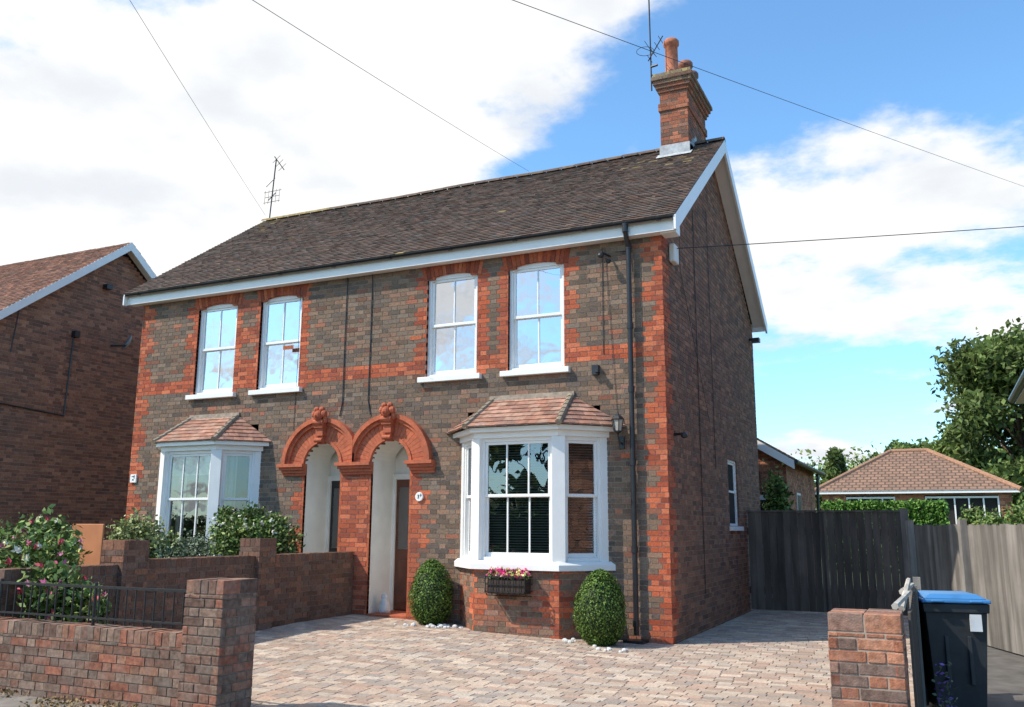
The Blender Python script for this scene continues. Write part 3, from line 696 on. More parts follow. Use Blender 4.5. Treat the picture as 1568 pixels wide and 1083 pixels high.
e=MB(); e.cyl((xr+.03,EY0-.2,2.78),(xr+.03,EY1+.1,2.78),.05); e.cyl((xr-.02,EY0+3.9,2.75),(xr-.1,EY0+3.9,0),.035); e.box(-.42,-.28,EY0-.2,EY0-.03,2.35,2.6); e.box(-.5,-.15,EY0-.03,EY0-.021,1.1,2.0); e.box(EX1+.001,EX1+.005,EY0+1.5,EY0+2.0,1.05,2.15)
e.obj('extension_gutter_and_lamp',H,M_BLACK)

# ------------------------------------------------------------ LEFT NEIGHBOUR
N=empty('brick_house')
NX=-13.0; ny0,ny1,nyr,nz0,nzr=-.5,5.3,2.4,5.2,7.42
mb=MB();mm=MB()
def nint(z):
    a,b=0,ny1-ny0
    if z>nz0:
        t=(z-nz0)/(nzr-nz0); a=(nyr-ny0)*t; b=(ny1-ny0)-(nyr-ny0)*t
    return [(a,b)]
NB=[(.29,.14,.09),(.33,.16,.10),(.25,.12,.08),(.37,.185,.115),(.20,.11,.08)]
bricks(mb,mm,(NX,ny0),(0,1),(1,0),0,nzr-.1,nint,lambda u,z,h:NB,seed=70)
bricks(mb,mm,(NX-9,ny0),(1,0),(0,-1),0,nz0,lambda z:[(0,9)],lambda u,z,h:NB if u<8.7 else RED,seed=71,ch=CH*2)
mb.obj('wall_bricks',N,M_BRICK); mm.obj('wall_mortar',N,M_MORTAR)
mb=MB(); mb.box(NX-9,NX-.06,ny0+.06,ny1,0,nz0); mb.obj('interior_walls',N,M_DARKROOM)
rf=MB(); NT=[(.24,.11,.075),(.27,.13,.085),(.20,.095,.07),(.16,.09,.065)]
vv=Vector((0,nyr-ny0+.2,nzr-nz0+.18)); tile_slope(rf,(NX-9.2,ny0-.2,nz0),(1,0,0),vv,9.45,vv.length,.15,.1,NT,seed=72)
vv=Vector((0,-(nyr-ny0+.2),nzr-nz0+.18)); tile_slope(rf,(NX-9.2,ny1+.2,nz0),(1,0,0),vv,9.45,vv.length,.3,.2,NT,seed=73)
rf.obj('roof_tiles',N,M_TILE)
wb=MB(); a,b=NX+.22,NX+.25
for s in (0,1):
    yy=lambda y: y if s==0 else 2*nyr-y
    P=[(yy(ny0-.2),nz0+.01),(yy(nyr),nzr+.19),(yy(nyr),nzr+.0),(yy(ny0-.2),nz0-.18)]
    i=len(wb.v); wb.v+=[(a,p,q) for p,q in P]+[(b,p,q) for p,q in P]; wb.c+=[(1,1,1)]*8
    wb.f+=[(i,i+1,i+2,i+3),(i+7,i+6,i+5,i+4)]+[(i+k,i+(k+1)%4,i+4+(k+1)%4,i+4+k) for k in range(4)]
    wb.poly([(NX,yy(ny0-.2),nz0-.1),(a,yy(ny0-.2),nz0-.1),(a,yy(nyr),nzr+.08),(NX,yy(nyr),nzr+.08)])
wb.obj('barge_boards',N,M_WHITE)
wb=MB(); wb.tube([(NX+.02,1.35,5.3),(NX+.02,1.3,3.6),(NX+.02,-.4,3.7)],.014,6); wb.tube([(NX+.015,.1,5.8),(NX+.015,0,4.7)],.01,6)
wb.box(NX,NX+.12,1.3,1.42,5.25,5.38); wb.box(NX,NX+.14,1.95,2.1,6.45,6.55)
wb.cyl((NX,2.3,5.25),(NX+.35,2.45,5.25),.02)
wb.obj('wall_cables',N,M_BLACK)
wb=MB(); wb.lathe((0,0,0),[(0,0),(.1,.012),(.2,.05),(.26,.085),(.265,.095),(.2,.06),(.1,.022),(0,.01)],24)
o=wb.obj('satellite_dish',N,M_METAL,smooth=True); o.rotation_euler=(math.radians(68),0,math.radians(-28)); o.location=(NX+.38,2.47,5.3); o.scale=(.72,.72,.72)

# ------------------------------------------------------------ RIGHT NEIGHBOUR (edge of eaves only)
N2=empty('brick_house')
mb=MB();mm=MB()
bricks(mb,mm,(4.85,5.5),(0,-1),(-1,0),0,3.5,lambda z:[(0,8)],lambda u,z,h:NB,seed=80,ch=CH*2)
bricks(mb,mm,(10,5.5),(-1,0),(0,1),0,3.5,lambda z:[(0,5.15)],lambda u,z,h:NB,seed=81,ch=CH*2)
mb.obj('wall_bricks',N2,M_BRICK); mm.obj('wall_mortar',N2,M_MORTAR_D)
mb=MB(); mb.box(4.92,10,-2.5,5.4,0,3.5); mb.obj('interior_walls',N2,M_DARKROOM)
rf=MB(); tile_slope(rf,(4.36,-2.7,3.55),(0,1,0),(3,0,2),8.4,3.8,.2,.13,NT,seed=82); rf.obj('roof_tiles',N2,M_TILE)
mb=MB(); mb.box(4.36,4.8,-2.7,5.65,3.46,3.52); mb.obj('soffit',N2,M_WHITE); mb=MB(); mb.cyl((4.33,-2.7,3.54),(4.33,5.7,3.54),.06); mb.obj('gutter',N2,M_BLACK)

# ------------------------------------------------------------ GROUND
def gz(x,y): return .032*min(max(0,-x),9)*min(max((y+5.75)/4.5,0),1)
g=MB(); g.poly([(-400,-400,-.06),(400,-400,-.06),(400,500,-.06),(-400,500,-.06)])
m,nt,b=newmat('rough_grass'); Nn=nt.nodes; L=nt.links
tc=Nn.new('ShaderNodeTexCoord'); nz=Nn.new('ShaderNodeTexNoise'); nz.inputs['Scale'].default_value=.8; nz.inputs['Detail'].default_value=12; L.new(tc.outputs['Object'],nz.inputs['Vector'])
cr=Nn.new('ShaderNodeValToRGB'); cr.color_ramp.elements[0].position=.35; cr.color_ramp.elements[0].color=(.045,.075,.02,1); cr.color_ramp.elements[1].position=.7; cr.color_ramp.elements[1].color=(.12,.13,.05,1); L.new(nz.outputs[0],cr.inputs[0]); L.new(cr.outputs[0],b.inputs['Base Color']); b.inputs['Roughness'].default_value=1
g.obj('ground',None,m)
M_ASPH=flat('asphalt',(.06,.06,.062),.9,.2,60,.3,.6,bscale=200)
M_SLAB=flat('concrete_paving',(.22,.195,.17),.9,.2,5,.25,.4,bscale=150)
g=MB(); g.poly([(-60,-16,-.05),(60,-16,-.05),(60,-9.3,-.05),(-60,-9.3,-.05)]); g.obj('road',None,M_ASPH)
g=MB(); g.box(-60,60,-9.3,-9.15,-.055,.06); g.obj('kerb',None,M_SLAB,bevel=.01)
g=MB(); g.poly([(-60,-9.149,-.004),(60,-9.149,-.004),(60,-5.4,-.004),(-60,-5.4,-.004)]); g.obj('pavement',None,M_SLAB)
g=MB(); g.poly([(2.95,-5.39,.0),(4.85,-5.39,.0),(4.85,6,.0),(2.95,6,.0)]); g.obj('concrete_path',None,flat('dark_concrete',(.13,.12,.11),.9,.2,5,.25,.4,bscale=150))
DV=empty('driveway')
g=MB()
PV=[(.46,.345,.26),(.52,.40,.305),(.42,.325,.26),(.56,.445,.345),(.38,.28,.22),(.49,.41,.33),(.45,.31,.235),(.36,.30,.255)]
def block(x0,x1,y0,y1):
    c=random.choice(PV); v=random.uniform(.83,1.1); c=tuple(q*v for q in c); t=random.uniform(-.0015,.0015); e=.0024; h=random.uniform(.004,.0065)
    P=[(x0+e,y0+e),(x1-e,y0+e),(x1-e,y1-e),(x0+e,y1-e)]; i=len(g.v)
    ch_=.004
    Q=[(x0+e+ch_,y0+e+ch_),(x1-e-ch_,y0+e+ch_),(x1-e-ch_,y1-e-ch_),(x0+e+ch_,y1-e-ch_)]
    g.v+=[(a,b,gz(a,b)-.002) for a,b in P]+[(a,b,gz(a,b)+h+(t if k<2 else -t)) for k,(a,b) in enumerate(Q)]; g.c+=[c]*8
    g.f+=[(i+4,i+5,i+6,i+7),(i,i+1,i+5,i+4),(i+1,i+2,i+6,i+5),(i+2,i+3,i+7,i+6),(i+3,i,i+4,i+7)]
bw,bh=.175,.115
def region(xa,xb,ya,yb):
    j=0;y=ya
    while y<yb:
        x=xa-(bw/2 if j%2 else 0)
        while x<xb:
            w=bw*random.choice((1,1,.8,1.2)) 
            a=max(x,xa);b=min(x+w,xb)
            if b-a>.03: block(a,b,y,min(y+bh,yb))
            x+=w
        y+=bh;j+=1
region(-4.72,2.9,-5.74,-.02); region(.01,2.9,-.02,5.4)
g.obj('paving_blocks',DV,M_PAVE)
s=MB()
def sheet(m,xa,xb,ya,yb,dz,n=24):
    for i in range(n):
        for j in range(n):
            a=xa+(xb-xa)*i/n;b=xa+(xb-xa)*(i+1)/n;c=ya+(yb-ya)*j/n;d=ya+(yb-ya)*(j+1)/n
            m.poly([(a,c,gz(a,c)+dz),(b,c,gz(b,c)+dz),(b,d,gz(b,d)+dz),(a,d,gz(a,d)+dz)])
sheet(s,-4.8,2.93,-5.75,.1,.0); sheet(s,0,2.93,.1,5.6,.0,8)
s.obj('jointing_sand',DV,flat('jointing_sand',(.22,.175,.13),.95,.1,30,.3,.3))
s=MB(); sheet(s,-13,-4.79,-5.6,.4,.01); s.obj('garden_soil',None,flat('soil',(.10,.08,.045),.95,.1,6,.4,.6))

# ------------------------------------------------------------ GARDEN WALLS
WB=[(.22,.115,.08),(.20,.105,.072),(.27,.14,.09),(.16,.095,.07),(.30,.12,.075),(.25,.165,.12),(.18,.125,.095)]
DWp=[(.17,.09,.062),(.20,.105,.07),(.145,.08,.058),(.24,.115,.072),(.18,.11,.082)]
DWl=empty('garden_wall')
brick_prism('section',DWl,-4.96,-4.75,-1.82,-.02,0,1.04,DWp,M_MORTAR_D,seed=100,mat=M_BRICK)
brick_prism('pier',DWl,-5.02,-4.69,-2.14,-1.82,0,1.25,DWp,M_MORTAR_D,seed=104,mat=M_BRICK)
brick_prism('section_2',DWl,-4.96,-4.75,-3.90,-2.14,0,1.04,DWp,M_MORTAR_D,seed=108,mat=M_BRICK)
brick_prism('pier_2',DWl,-5.02,-4.69,-4.24,-3.90,0,1.25,DWp,M_MORTAR_D,seed=112,mat=M_BRICK)
brick_prism('section_3',DWl,-4.96,-4.75,-5.52,-4.24,0,1.0,DWp,M_MORTAR_D,seed=116,mat=M_BRICK)
FW=empty('front_garden_wall')
brick_prism('wall',FW,-11.0,-2.20,-5.75,-5.53,-.02,.585,WB,M_MORTAR_D,seed=120)
brick_prism('pillar',FW,-2.20,-1.82,-5.84,-5.46,-.02,1.0,WB,M_MORTAR_D,seed=124)
GP=empty('gate_pillar')
GPB=[(.40,.165,.095),(.34,.135,.08),(.46,.21,.125),(.28,.12,.08),(.27,.155,.115),(.18,.115,.09)]
brick_prism('pillar',GP,2.43,2.83,-5.48,-5.08,-.02,.93,GPB,M_MORTAR,seed=130)
R=empty('iron_railing'); r=MB()
ry=-5.64
r.box(-11,-2.24,ry-.012,ry+.012,.885,.905); r.box(-11,-2.24,ry-.012,ry+.012,.635,.650)
x=-2.3
while x>-11: r.cyl((x,ry,.60),(x,ry,.90),.0075,.0075,6); x-=.105
for x in (-3.4,-4.6,-5.8): r.cyl((x,ry,.57),(x,ry,.93),.014,.014,8)
r.obj('bars',R,M_IRON)

# ------------------------------------------------------------ GATE, FENCES, BIN
G=empty('wooden_gate'); w=MB(); x=.02
while x<2.5:
    v=random.uniform(.7,1.25); c=(.125*v,.10*v,.08*v); w.box(x,x+.115,5.06+random.uniform(-.002,.002),5.08,.04,1.69+random.uniform(-.004,.004),col=c); x+=.12
w.box(.0,2.52,5.085,5.12,.3,.42,col=(.08,.065,.05)); w.box(.0,2.52,5.085,5.12,1.3,1.42,col=(.08,.065,.05)); w.box(0,2.52,5.04,5.11,1.692,1.72,col=(.15,.125,.10))
w.box(1.26,1.29,5.03,5.059,.04,1.69,col=(.07,.055,.045)); w.box(2.5,2.62,5.0,5.12,0,1.74,col=(.22,.195,.17))
w.obj('boards',G,M_WOOD)
F=empty('wooden_fence'); w=MB()
A=Vector((2.72,3.6,0));B=Vector((4.9,-1.9,0)); L_=(B-A).length; d=(B-A).normalized(); n2=Vector((-d.y,d.x,0))
M=Matrix(((d.x,n2.x,0,A.x),(d.y,n2.y,0,A.y),(0,0,1,0),(0,0,0,1)))
x=0
while x<L_:
    v=random.uniform(.7,1.25); c=(.22*v,.20*v,.178*v); j=random.uniform(-.008,.008)
    w.box(x,x+.115,-.012+j*.3,.006+j*.3,.02,1.47+random.uniform(-.012,.012),M,col=c); x+=.105
for x in (0.0,1.8,3.6,5.4): w.box(x-.04,x+.05,-.10,-.013,0,1.54,M,col=(.27,.25,.225))
w.box(0,L_,.01,.06,.4,.48,M,col=(.16,.145,.13)); w.box(0,L_,.01,.06,1.2,1.28,M,col=(.16,.145,.13))
w.obj('boards',F,M_WOOD)
F2=empty('low_wooden_fence'); w=MB(); y=-5.05
while y<-2.4:
    v=random.uniform(.7,1.2); w.box(2.85,2.865,y,y+.1,.02,.93+.03*math.sin(y*3),col=(.09*v,.078*v,.066*v)); y+=.105
for yy_ in (-3.7,-2.4): w.box(2.82,2.88,yy_-.03,yy_+.03,0,1.0,col=(.25,.23,.2))
for (p,q) in (((2.78,-5.02,.945),(2.84,-4.3,.985)),((2.80,-4.32,.99),(2.85,-3.6,1.0)),((2.80,-4.6,.90),(2.84,-4.1,1.06))): w.cyl(p,q,.022,.016,6,col=(.50,.46,.40))
w.obj('boards',F2,M_WOOD)
Bn=empty('wheelie_bin'); m1=MB(); m2=MB(); m3=MB()
Mb=Matrix.Translation((3.08,-2.95,0))@Matrix.Rotation(math.radians(12),4,'Z')@Matrix.Diagonal((.92,.92,.97,1))
def frust(m,z0,z1,a,b,y0a,y1a,y0b,y1b,col=(1,1,1)):
    i=len(m.v); P=[(-a,y0a,z0),(a,y0a,z0),(a,y1a,z0),(-a,y1a,z0),(-b,y0b,z1),(b,y0b,z1),(b,y1b,z1),(-b,y1b,z1)]
    m.v+=[tuple(Mb@Vector(p)) for p in P]; m.c+=[col]*8
    m.f+=[(i,i+3,i+2,i+1),(i+4,i+5,i+6,i+7),(i,i+1,i+5,i+4),(i+1,i+2,i+6,i+5),(i+2,i+3,i+7,i+6),(i+3,i,i+4,i+7)]
frust(m1,.05,.86,.19,.245,-.20,.24,-.27,.27); frust(m1,.80,.87,.255,.262,-.285,.28,-.285,.28)
m1.cyl(Mb@Vector((-.23,.26,.10)),Mb@Vector((-.18,.26,.10)),.1,.1,18); m1.cyl(Mb@Vector((.18,.26,.10)),Mb@Vector((.23,.26,.10)),.1,.1,18)
m1.cyl(Mb@Vector((-.22,.34,.88)),Mb@Vector((.22,.34,.88)),.018); m1.box(-.23,-.19,.26,.35,.85,.90,Mb); m1.box(.19,.23,.26,.35,.85,.90,Mb)
for s in (-.09,.09): m1.box(s-.015,s+.015,-.262,-.22,.25,.62,Mb)
frust(m2,.875,.905,.272,.268,-.31,.30,-.305,.30); frust(m2,.906,.94,.25,.19,-.27,.28,-.2,.24); m2.box(-.2,-.1,-.34,-.3,.88,.9,Mb); m2.box(.1,.2,-.34,-.3,.88,.9,Mb)
m3.box(.10,.19,-.281,-.262,.66,.79,Mb)
m1.obj('body',Bn,M_BIN,bevel=.012); m2.obj('lid',Bn,M_BLUE,bevel=.012); m3.obj('label',Bn,M_PAPER)

# ------------------------------------------------------------ PLANTS
def pal_cols(n,pal,lo=.6,hi=1.4):
    p=np.array(pal); c=p[rng.integers(0,len(p),n)]*(lo+(hi-lo)*rng.random(n))[:,None]; return c
def topiary(x,y,z0,r,h):
    n=11000
    t=rng.random(n)*math.pi; ph=rng.random(n)*2*math.pi
    cz=np.cos(t); rad=np.sin(t)
    k=rng.uniform(.9,1.05,n)
    zz=h*.5+cz*h*.5*k
    rr=r*rad*k*(1.12-.28*(zz/h))*(1+.05*np.sin(ph*3+zz*9)+.03*np.sin(ph*7-zz*17))
    rr*=1.02
    C=np.stack([x+rr*np.cos(ph),y+rr*np.sin(ph),z0+zz],1)
    nr=np.stack([np.cos(ph)*rad,np.sin(ph)*rad,cz],1)
    cols=pal_cols(n,[(.08,.15,.02),(.11,.19,.03),(.05,.10,.015),(.15,.24,.04)],.45,1.4)
    V,F,Cc=leaves(C,.014,cols,.2,nr)
    E=empty('topiary_bush'); npobj('foliage',V,F,Cc,M_LEAF,E)
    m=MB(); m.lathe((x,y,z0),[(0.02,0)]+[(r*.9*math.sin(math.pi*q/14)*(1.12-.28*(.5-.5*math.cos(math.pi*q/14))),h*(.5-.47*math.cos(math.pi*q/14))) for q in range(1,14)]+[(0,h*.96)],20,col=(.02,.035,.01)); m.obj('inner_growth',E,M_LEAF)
    m=MB(); m.cyl((x,y,z0-.05),(x,y,z0+.15),.03); m.obj('stem',E,M_BARK)
topiary(-.72,-.60,.01,.305,.88); topiary(-3.27,-.28,.09,.29,.86)
def bush(name,blobs,n,size,pal,flowers=None,stems=True,hollow=.25,fsize=.03,mat=None):
    E=empty(name); vol=np.array([b[3]**2 for b in blobs]); cnt=(n*vol/vol.sum()).astype(int)
    Vs=[];Fs=[];Cs=[];o=0
    for bq,c in zip(blobs,cnt):
        rz=bq[4] if len(bq)>4 else bq[3]
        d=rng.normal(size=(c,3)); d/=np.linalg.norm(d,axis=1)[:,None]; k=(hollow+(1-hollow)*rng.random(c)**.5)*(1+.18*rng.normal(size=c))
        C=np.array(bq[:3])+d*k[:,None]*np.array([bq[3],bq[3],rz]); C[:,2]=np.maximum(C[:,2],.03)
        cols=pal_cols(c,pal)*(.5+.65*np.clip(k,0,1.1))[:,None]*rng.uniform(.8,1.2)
        V,F,Cc=leaves(C,size,cols,.5); Vs.append(V);Fs.append(F+o);Cs.append(Cc);o+=len(V)
        if flowers:
            fc,ff=flowers; nf=int(c*ff)
            if nf:
                d=rng.normal(size=(nf,3)); d[:,2]=abs(d[:,2])*.8; d[:,1]-=.4; d/=np.linalg.norm(d,axis=1)[:,None]
                C=np.array(bq[:3])+d*1.03*np.array([bq[3],bq[3],rz])
                C=np.repeat(C,7,0)+rng.normal(size=(nf*7,3))*fsize*.45
                cols=np.repeat(pal_cols(nf,fc,.85,1.1),7,0)
                V,F,Cc=leaves(C,fsize,cols,.3); Vs.append(V);Fs.append(F+o);Cs.append(Cc);o+=len(V)
    npobj('foliage',np.concatenate(Vs),np.concatenate(Fs),np.concatenate(Cs),mat or M_LEAF,E)
    if stems:
        m=MB()
        for bq in blobs:
            for q in range(3): m.cyl((bq[0]+random.uniform(-.1,.1),bq[1]+random.uniform(-.1,.1),0),(bq[0]+random.uniform(-.5,.5)*bq[3],bq[1]+random.uniform(-.5,.5)*bq[3],bq[2]),.012,.006,5)
        m.obj('stems',E,M_BARK)
    return E
Gr=[(.08,.14,.03),(.12,.19,.04),(.055,.10,.025),(.16,.23,.06)]
YG=[(.26,.30,.09),(.32,.35,.13),(.18,.23,.07),(.36,.38,.19)]
SG=[(.18,.22,.13),(.22,.27,.17),(.14,.18,.10)]
PINK=[(.65,.14,.26),(.72,.28,.38),(.6,.08,.12)]
WHT=[(.7,.68,.6),(.75,.72,.5)]
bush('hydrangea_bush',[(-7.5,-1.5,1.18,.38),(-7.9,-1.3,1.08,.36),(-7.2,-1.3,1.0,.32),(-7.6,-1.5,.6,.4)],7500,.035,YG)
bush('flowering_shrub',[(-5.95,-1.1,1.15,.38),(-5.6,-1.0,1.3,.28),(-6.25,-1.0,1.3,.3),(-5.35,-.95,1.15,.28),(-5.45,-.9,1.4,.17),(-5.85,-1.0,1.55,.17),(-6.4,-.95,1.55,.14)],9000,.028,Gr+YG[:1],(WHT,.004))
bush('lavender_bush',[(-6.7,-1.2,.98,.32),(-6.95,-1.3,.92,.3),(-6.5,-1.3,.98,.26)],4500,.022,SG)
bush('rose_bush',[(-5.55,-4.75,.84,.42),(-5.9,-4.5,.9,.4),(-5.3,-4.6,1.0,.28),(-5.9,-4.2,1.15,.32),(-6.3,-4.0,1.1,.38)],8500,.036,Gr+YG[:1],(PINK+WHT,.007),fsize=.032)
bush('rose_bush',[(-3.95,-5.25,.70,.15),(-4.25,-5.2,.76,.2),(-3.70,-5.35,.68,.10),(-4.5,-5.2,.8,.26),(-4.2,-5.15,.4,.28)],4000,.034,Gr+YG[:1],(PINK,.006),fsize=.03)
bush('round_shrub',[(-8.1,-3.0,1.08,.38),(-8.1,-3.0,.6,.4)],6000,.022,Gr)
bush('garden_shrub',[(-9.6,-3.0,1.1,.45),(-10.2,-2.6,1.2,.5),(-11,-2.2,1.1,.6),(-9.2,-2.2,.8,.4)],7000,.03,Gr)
bush('dead_leaves',[(-2.6,-5.95,.01,.2,.02),(-3.4,-5.92,.01,.25,.02),(-4.2,-5.92,.01,.3,.02),(-3.0,-6.1,.01,.4,.01)],700,.018,[(.22,.14,.06),(.16,.11,.05),(.28,.2,.09)],stems=False)
bush('lavender_plant',[(3.02,-4.3,.30,.08,.28)],160,.016,[(.15,.08,.3),(.1,.14,.08)])
ob=MB(); ob.box(-7.65,-7.05,-2.52,-2.49,.1,1.42); ob.box(-7.6,-7.55,-2.49,-2.45,0,1.3); ob.box(-7.15,-7.1,-2.49,-2.45,0,1.3); ob.obj('orange_board',None,M_ORANGE,bevel=.01)
FB=empty('flower_box'); fx=-1.94; m=MB()
for z in (.60,.69,.78):
    m.box(fx-.28,fx+.28,-.735,-.725,z,z+.012); m.box(fx-.28,fx-.27,-.735,-.506,z,z+.012); m.box(fx+.27,fx+.28,-.735,-.506,z,z+.012)
for k in range(8):
    x=fx-.275+.55*k/7; m.tube([(x,-.735,.80),(x,-.735,.62),(x,-.70,.56),(x,-.52,.545)],.006,5)
m.obj('iron_basket',FB,M_IRON)
m=MB(); m.box(fx-.26,fx+.26,-.715,-.515,.58,.755); m.obj('trough',FB,flat('dark_timber',(.06,.04,.03),.8),bevel=.01)
E=bush('flowers',[(fx+d_,-.62,.80,.085,.08) for d_ in (-.2,-.1,0,.1,.2)],900,.018,Gr+YG[:1],([(.80,.06,.25),(.85,.15,.38),(.8,.75,.3)],.16),stems=False,fsize=.022); E.parent=FB
m=MB()
for (cx,cy,n,s_) in ((-3.3,-.55,12,.4),(-2.9,-.45,12,.18),(-.55,-.95,9,.3),(-1.0,-.6,8,.2)):
    for k in range(n):
        x=cx+random.uniform(-s_,s_);y=cy+random.uniform(-.12,.12); r_=random.uniform(.015,.04); m.ell((x,y,gz(x,y)+r_*.5),(r_,r_*.8,r_*.7),7,5)
m.obj('white_stones',None,M_STONE)
m=MB(); m.lathe((ARC[1]-.17,.22,.17),[(0,0),(.085,0),(.09,.04),(.075,.14),(.05,.19),(.055,.22),(.05,.26),(0,.28)],16); m.obj('white_stone_urn',None,M_STONE,smooth=True)

# ------------------------------------------------------------ BACKGROUND
def tree(name,x,y,h,cr,n=14000,pal=Gr,leaf=.16,nb=26,lowf=.35,seed=0):
    rr=random.Random(seed); E=empty(name); m=MB()
    m.cyl((x,y,-.1),(x,y,h*.35),.035*h*.6,.022*h*.6,10); m.cyl((x,y,h*.35),(x+.3,y,h*.75),.022*h*.6,.01*h,8)
    blobs=[]
    for k in range(nb):
        a=rr.uniform(0,2*math.pi); f=rr.uniform(0,1); zz=h*(lowf+(1-lowf)*f*.93); rad=cr*math.sqrt(max(.05,1-((f-.42)/.62)**2))*rr.uniform(.35,.88)
        bx=x+rad*math.cos(a);by=y+rad*math.sin(a); br=cr*rr.uniform(.2,.36); blobs.append((bx,by,zz,br,br*.75))
        m.cyl((x,y,zz*.6),(bx,by,zz),.007*h,.003*h,6)
    m.obj('trunk_and_limbs',E,M_BARK)
    vol=np.array([b[3]**2 for b in blobs]); cnt=(n*vol/vol.sum()).astype(int); Vs=[];Fs=[];Cs=[];o=0
    for bq,c in zip(blobs,cnt):
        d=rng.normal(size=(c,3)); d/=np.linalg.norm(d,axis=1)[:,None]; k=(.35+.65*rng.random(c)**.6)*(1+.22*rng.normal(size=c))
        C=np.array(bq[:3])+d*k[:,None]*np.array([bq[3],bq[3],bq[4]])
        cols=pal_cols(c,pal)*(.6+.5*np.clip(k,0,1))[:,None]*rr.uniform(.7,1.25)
        V,F,Cc=leaves(C,leaf,cols,.4); Vs.append(V);Fs.append(F+o);Cs.append(Cc);o+=len(V)
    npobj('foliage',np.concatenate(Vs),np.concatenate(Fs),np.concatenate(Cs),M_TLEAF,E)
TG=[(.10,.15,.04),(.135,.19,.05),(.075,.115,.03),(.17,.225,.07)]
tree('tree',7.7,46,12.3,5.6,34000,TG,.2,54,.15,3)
tree('tree',12.0,50,12.6,5,14000,TG,.22,26,.2,4)
tree('tree',4.6,47,7.4,2.6,12000,TG,.18,24,.15,9)
tree('tree',.5,75,9.0,3.4,6000,TG,.26,18,.2,5)
tree('tree',3.4,80,9.8,3.6,6000,TG,.26,18,.2,6)
tree('tree',-4.6,80,9.2,3.2,6000,TG,.26,18,.2,7)
bush('distant_trees',[(-14+3.6*k,95+random.uniform(-3,3),4.8+random.uniform(0,2.2),3.4) for k in range(18)],16000,.3,TG,stems=False)
Bg=empty('bungalow'); 
bx0,bx1,by0,by1=-1.6,5.9,31.5,38.5; bze,bzr=2.95,5.05
m=MB();mm=MB(); bricks(m,mm,(bx0,by0),(1,0),(0,-1),0,bze,lambda z:[(0,bx1-bx0)] if not 1.2<z<2.8 else [(0,1),(3,4.2),(7,bx1-bx0)],lambda u,z,h:OR,seed=90,ch=CH*2,st=ST*1.5); 
bricks(m,mm,(bx1,by0),(0,1),(1,0),0,bze,lambda z:[(0,by1-by0)],lambda u,z,h:OR,seed=92,ch=CH*2,st=ST*1.5)
bricks(m,mm,(bx0,by1),(0,-1),(-1,0),0,bze,lambda z:[(0,by1-by0)],lambda u,z,h:OR,seed=93,ch=CH*2,st=ST*1.5)
m.obj('wall_bricks',Bg,M_BRICK); mm.obj('wall_mortar',Bg,M_MORTAR)
m=MB(); m.box(bx0-.3,bx1+.3,by0-.32,by0-.28,bze-.02,bze+.12)
for a,wd in ((1.02,2),(4.22,2.8)):
    nn_=int(wd/.48)
    for k in range(nn_+1): m.box(bx0+a+k*(wd-.06)/nn_,bx0+a+k*(wd-.06)/nn_+.06,by0-.03,by0+.05,1.2,2.8)
    m.box(bx0+a,bx0+a+wd,by0-.02,by0+.05,2.72,2.8); m.box(bx0+a,bx0+a+wd,by0-.02,by0+.05,1.2,1.28)
m.obj('white_trim',Bg,M_WHITE)
m=MB(); m.box(bx0+.1,bx1-.1,by0+.1,by1-.1,0,bze); m.obj('interior_walls',Bg,M_DARKROOM)
m=MB(); ym=(by0+by1)/2; e_=.35; rx0,rx1=1.25,2.85
a=(bx0-e_,by0-e_,bze+.1);b_=(bx1+e_,by0-e_,bze+.1);c=(bx1+e_,by1+e_,bze+.1);d=(bx0-e_,by1+e_,bze+.1);r0=(rx0,ym,bzr);r1=(rx1,ym,bzr)
m.poly([a,b_,r1,r0]);m.poly([b_,c,r1]);m.poly([c,d,r0,r1]);m.poly([d,a,r0])
mt,nt,b=newmat('bungalow_tiles'); Nn=nt.nodes;L=nt.links
uvn=Nn.new('ShaderNodeUVMap'); uvn.uv_map='UVMap'; bt=Nn.new('ShaderNodeTexBrick'); L.new(uvn.outputs[0],bt.inputs['Vector']); bt.inputs['Scale'].default_value=1; bt.inputs['Brick Width'].default_value=.3; bt.inputs['Row Height'].default_value=.28; bt.inputs['Mortar Size'].default_value=.03
bt.inputs['Color1'].default_value=(.30,.17,.11,1); bt.inputs['Color2'].default_value=(.21,.125,.085,1); bt.inputs['Mortar'].default_value=(.10,.065,.045,1)
L.new(bt.outputs[0],b.inputs['Base Color']); bp=Nn.new('ShaderNodeBump'); bp.inputs['Distance'].default_value=.03; bp.invert=True; L.new(bt.outputs['Fac'],bp.inputs['Height']); L.new(bp.outputs[0],b.inputs['Normal']); b.inputs['Roughness'].default_value=.9
m.obj('roof',Bg,mt,uv=True)
m=MB()
for p,q in ((a,r0),(b_,r1),(r0,r1)): m.cyl(p,q,.11,.11,8,col=(.35,.19,.12))
m.obj('ridge_and_hip_tiles',Bg,M_TILE)
def hedge(name,x0,x1,y0,y1,z1,n,leaf=.06,pal=Gr):
    E=empty(name); L1=x1-x0
    q=rng.random((n,3)); f=rng.integers(0,3,n)
    C=np.stack([x0+q[:,0]*L1,y0+q[:,1]*(y1-y0),q[:,2]*z1],1)
    C[f==0,1]=y0; C[f==1,2]=z1; C[f==2,1]=y0
    C+=rng.normal(size=(n,3))*.06
    V,F,Cc=leaves(C,leaf,pal_cols(n,pal),.3); npobj('foliage',V,F,Cc,M_LEAF,E)
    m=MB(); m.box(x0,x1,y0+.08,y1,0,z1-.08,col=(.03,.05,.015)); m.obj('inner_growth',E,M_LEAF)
hedge('hedge',-.6,3.3,22.5,23.5,2.25,16000,.06,[(.10,.21,.03),(.13,.26,.04),(.07,.14,.02)])
bush('garden_shrub',[(4.6,20,1.3,.6),(5.4,20.5,1.5,.7),(6.2,20,1.4,.7),(4.1,21,1.7,.45)],7000,.06,YG[:1]+Gr)
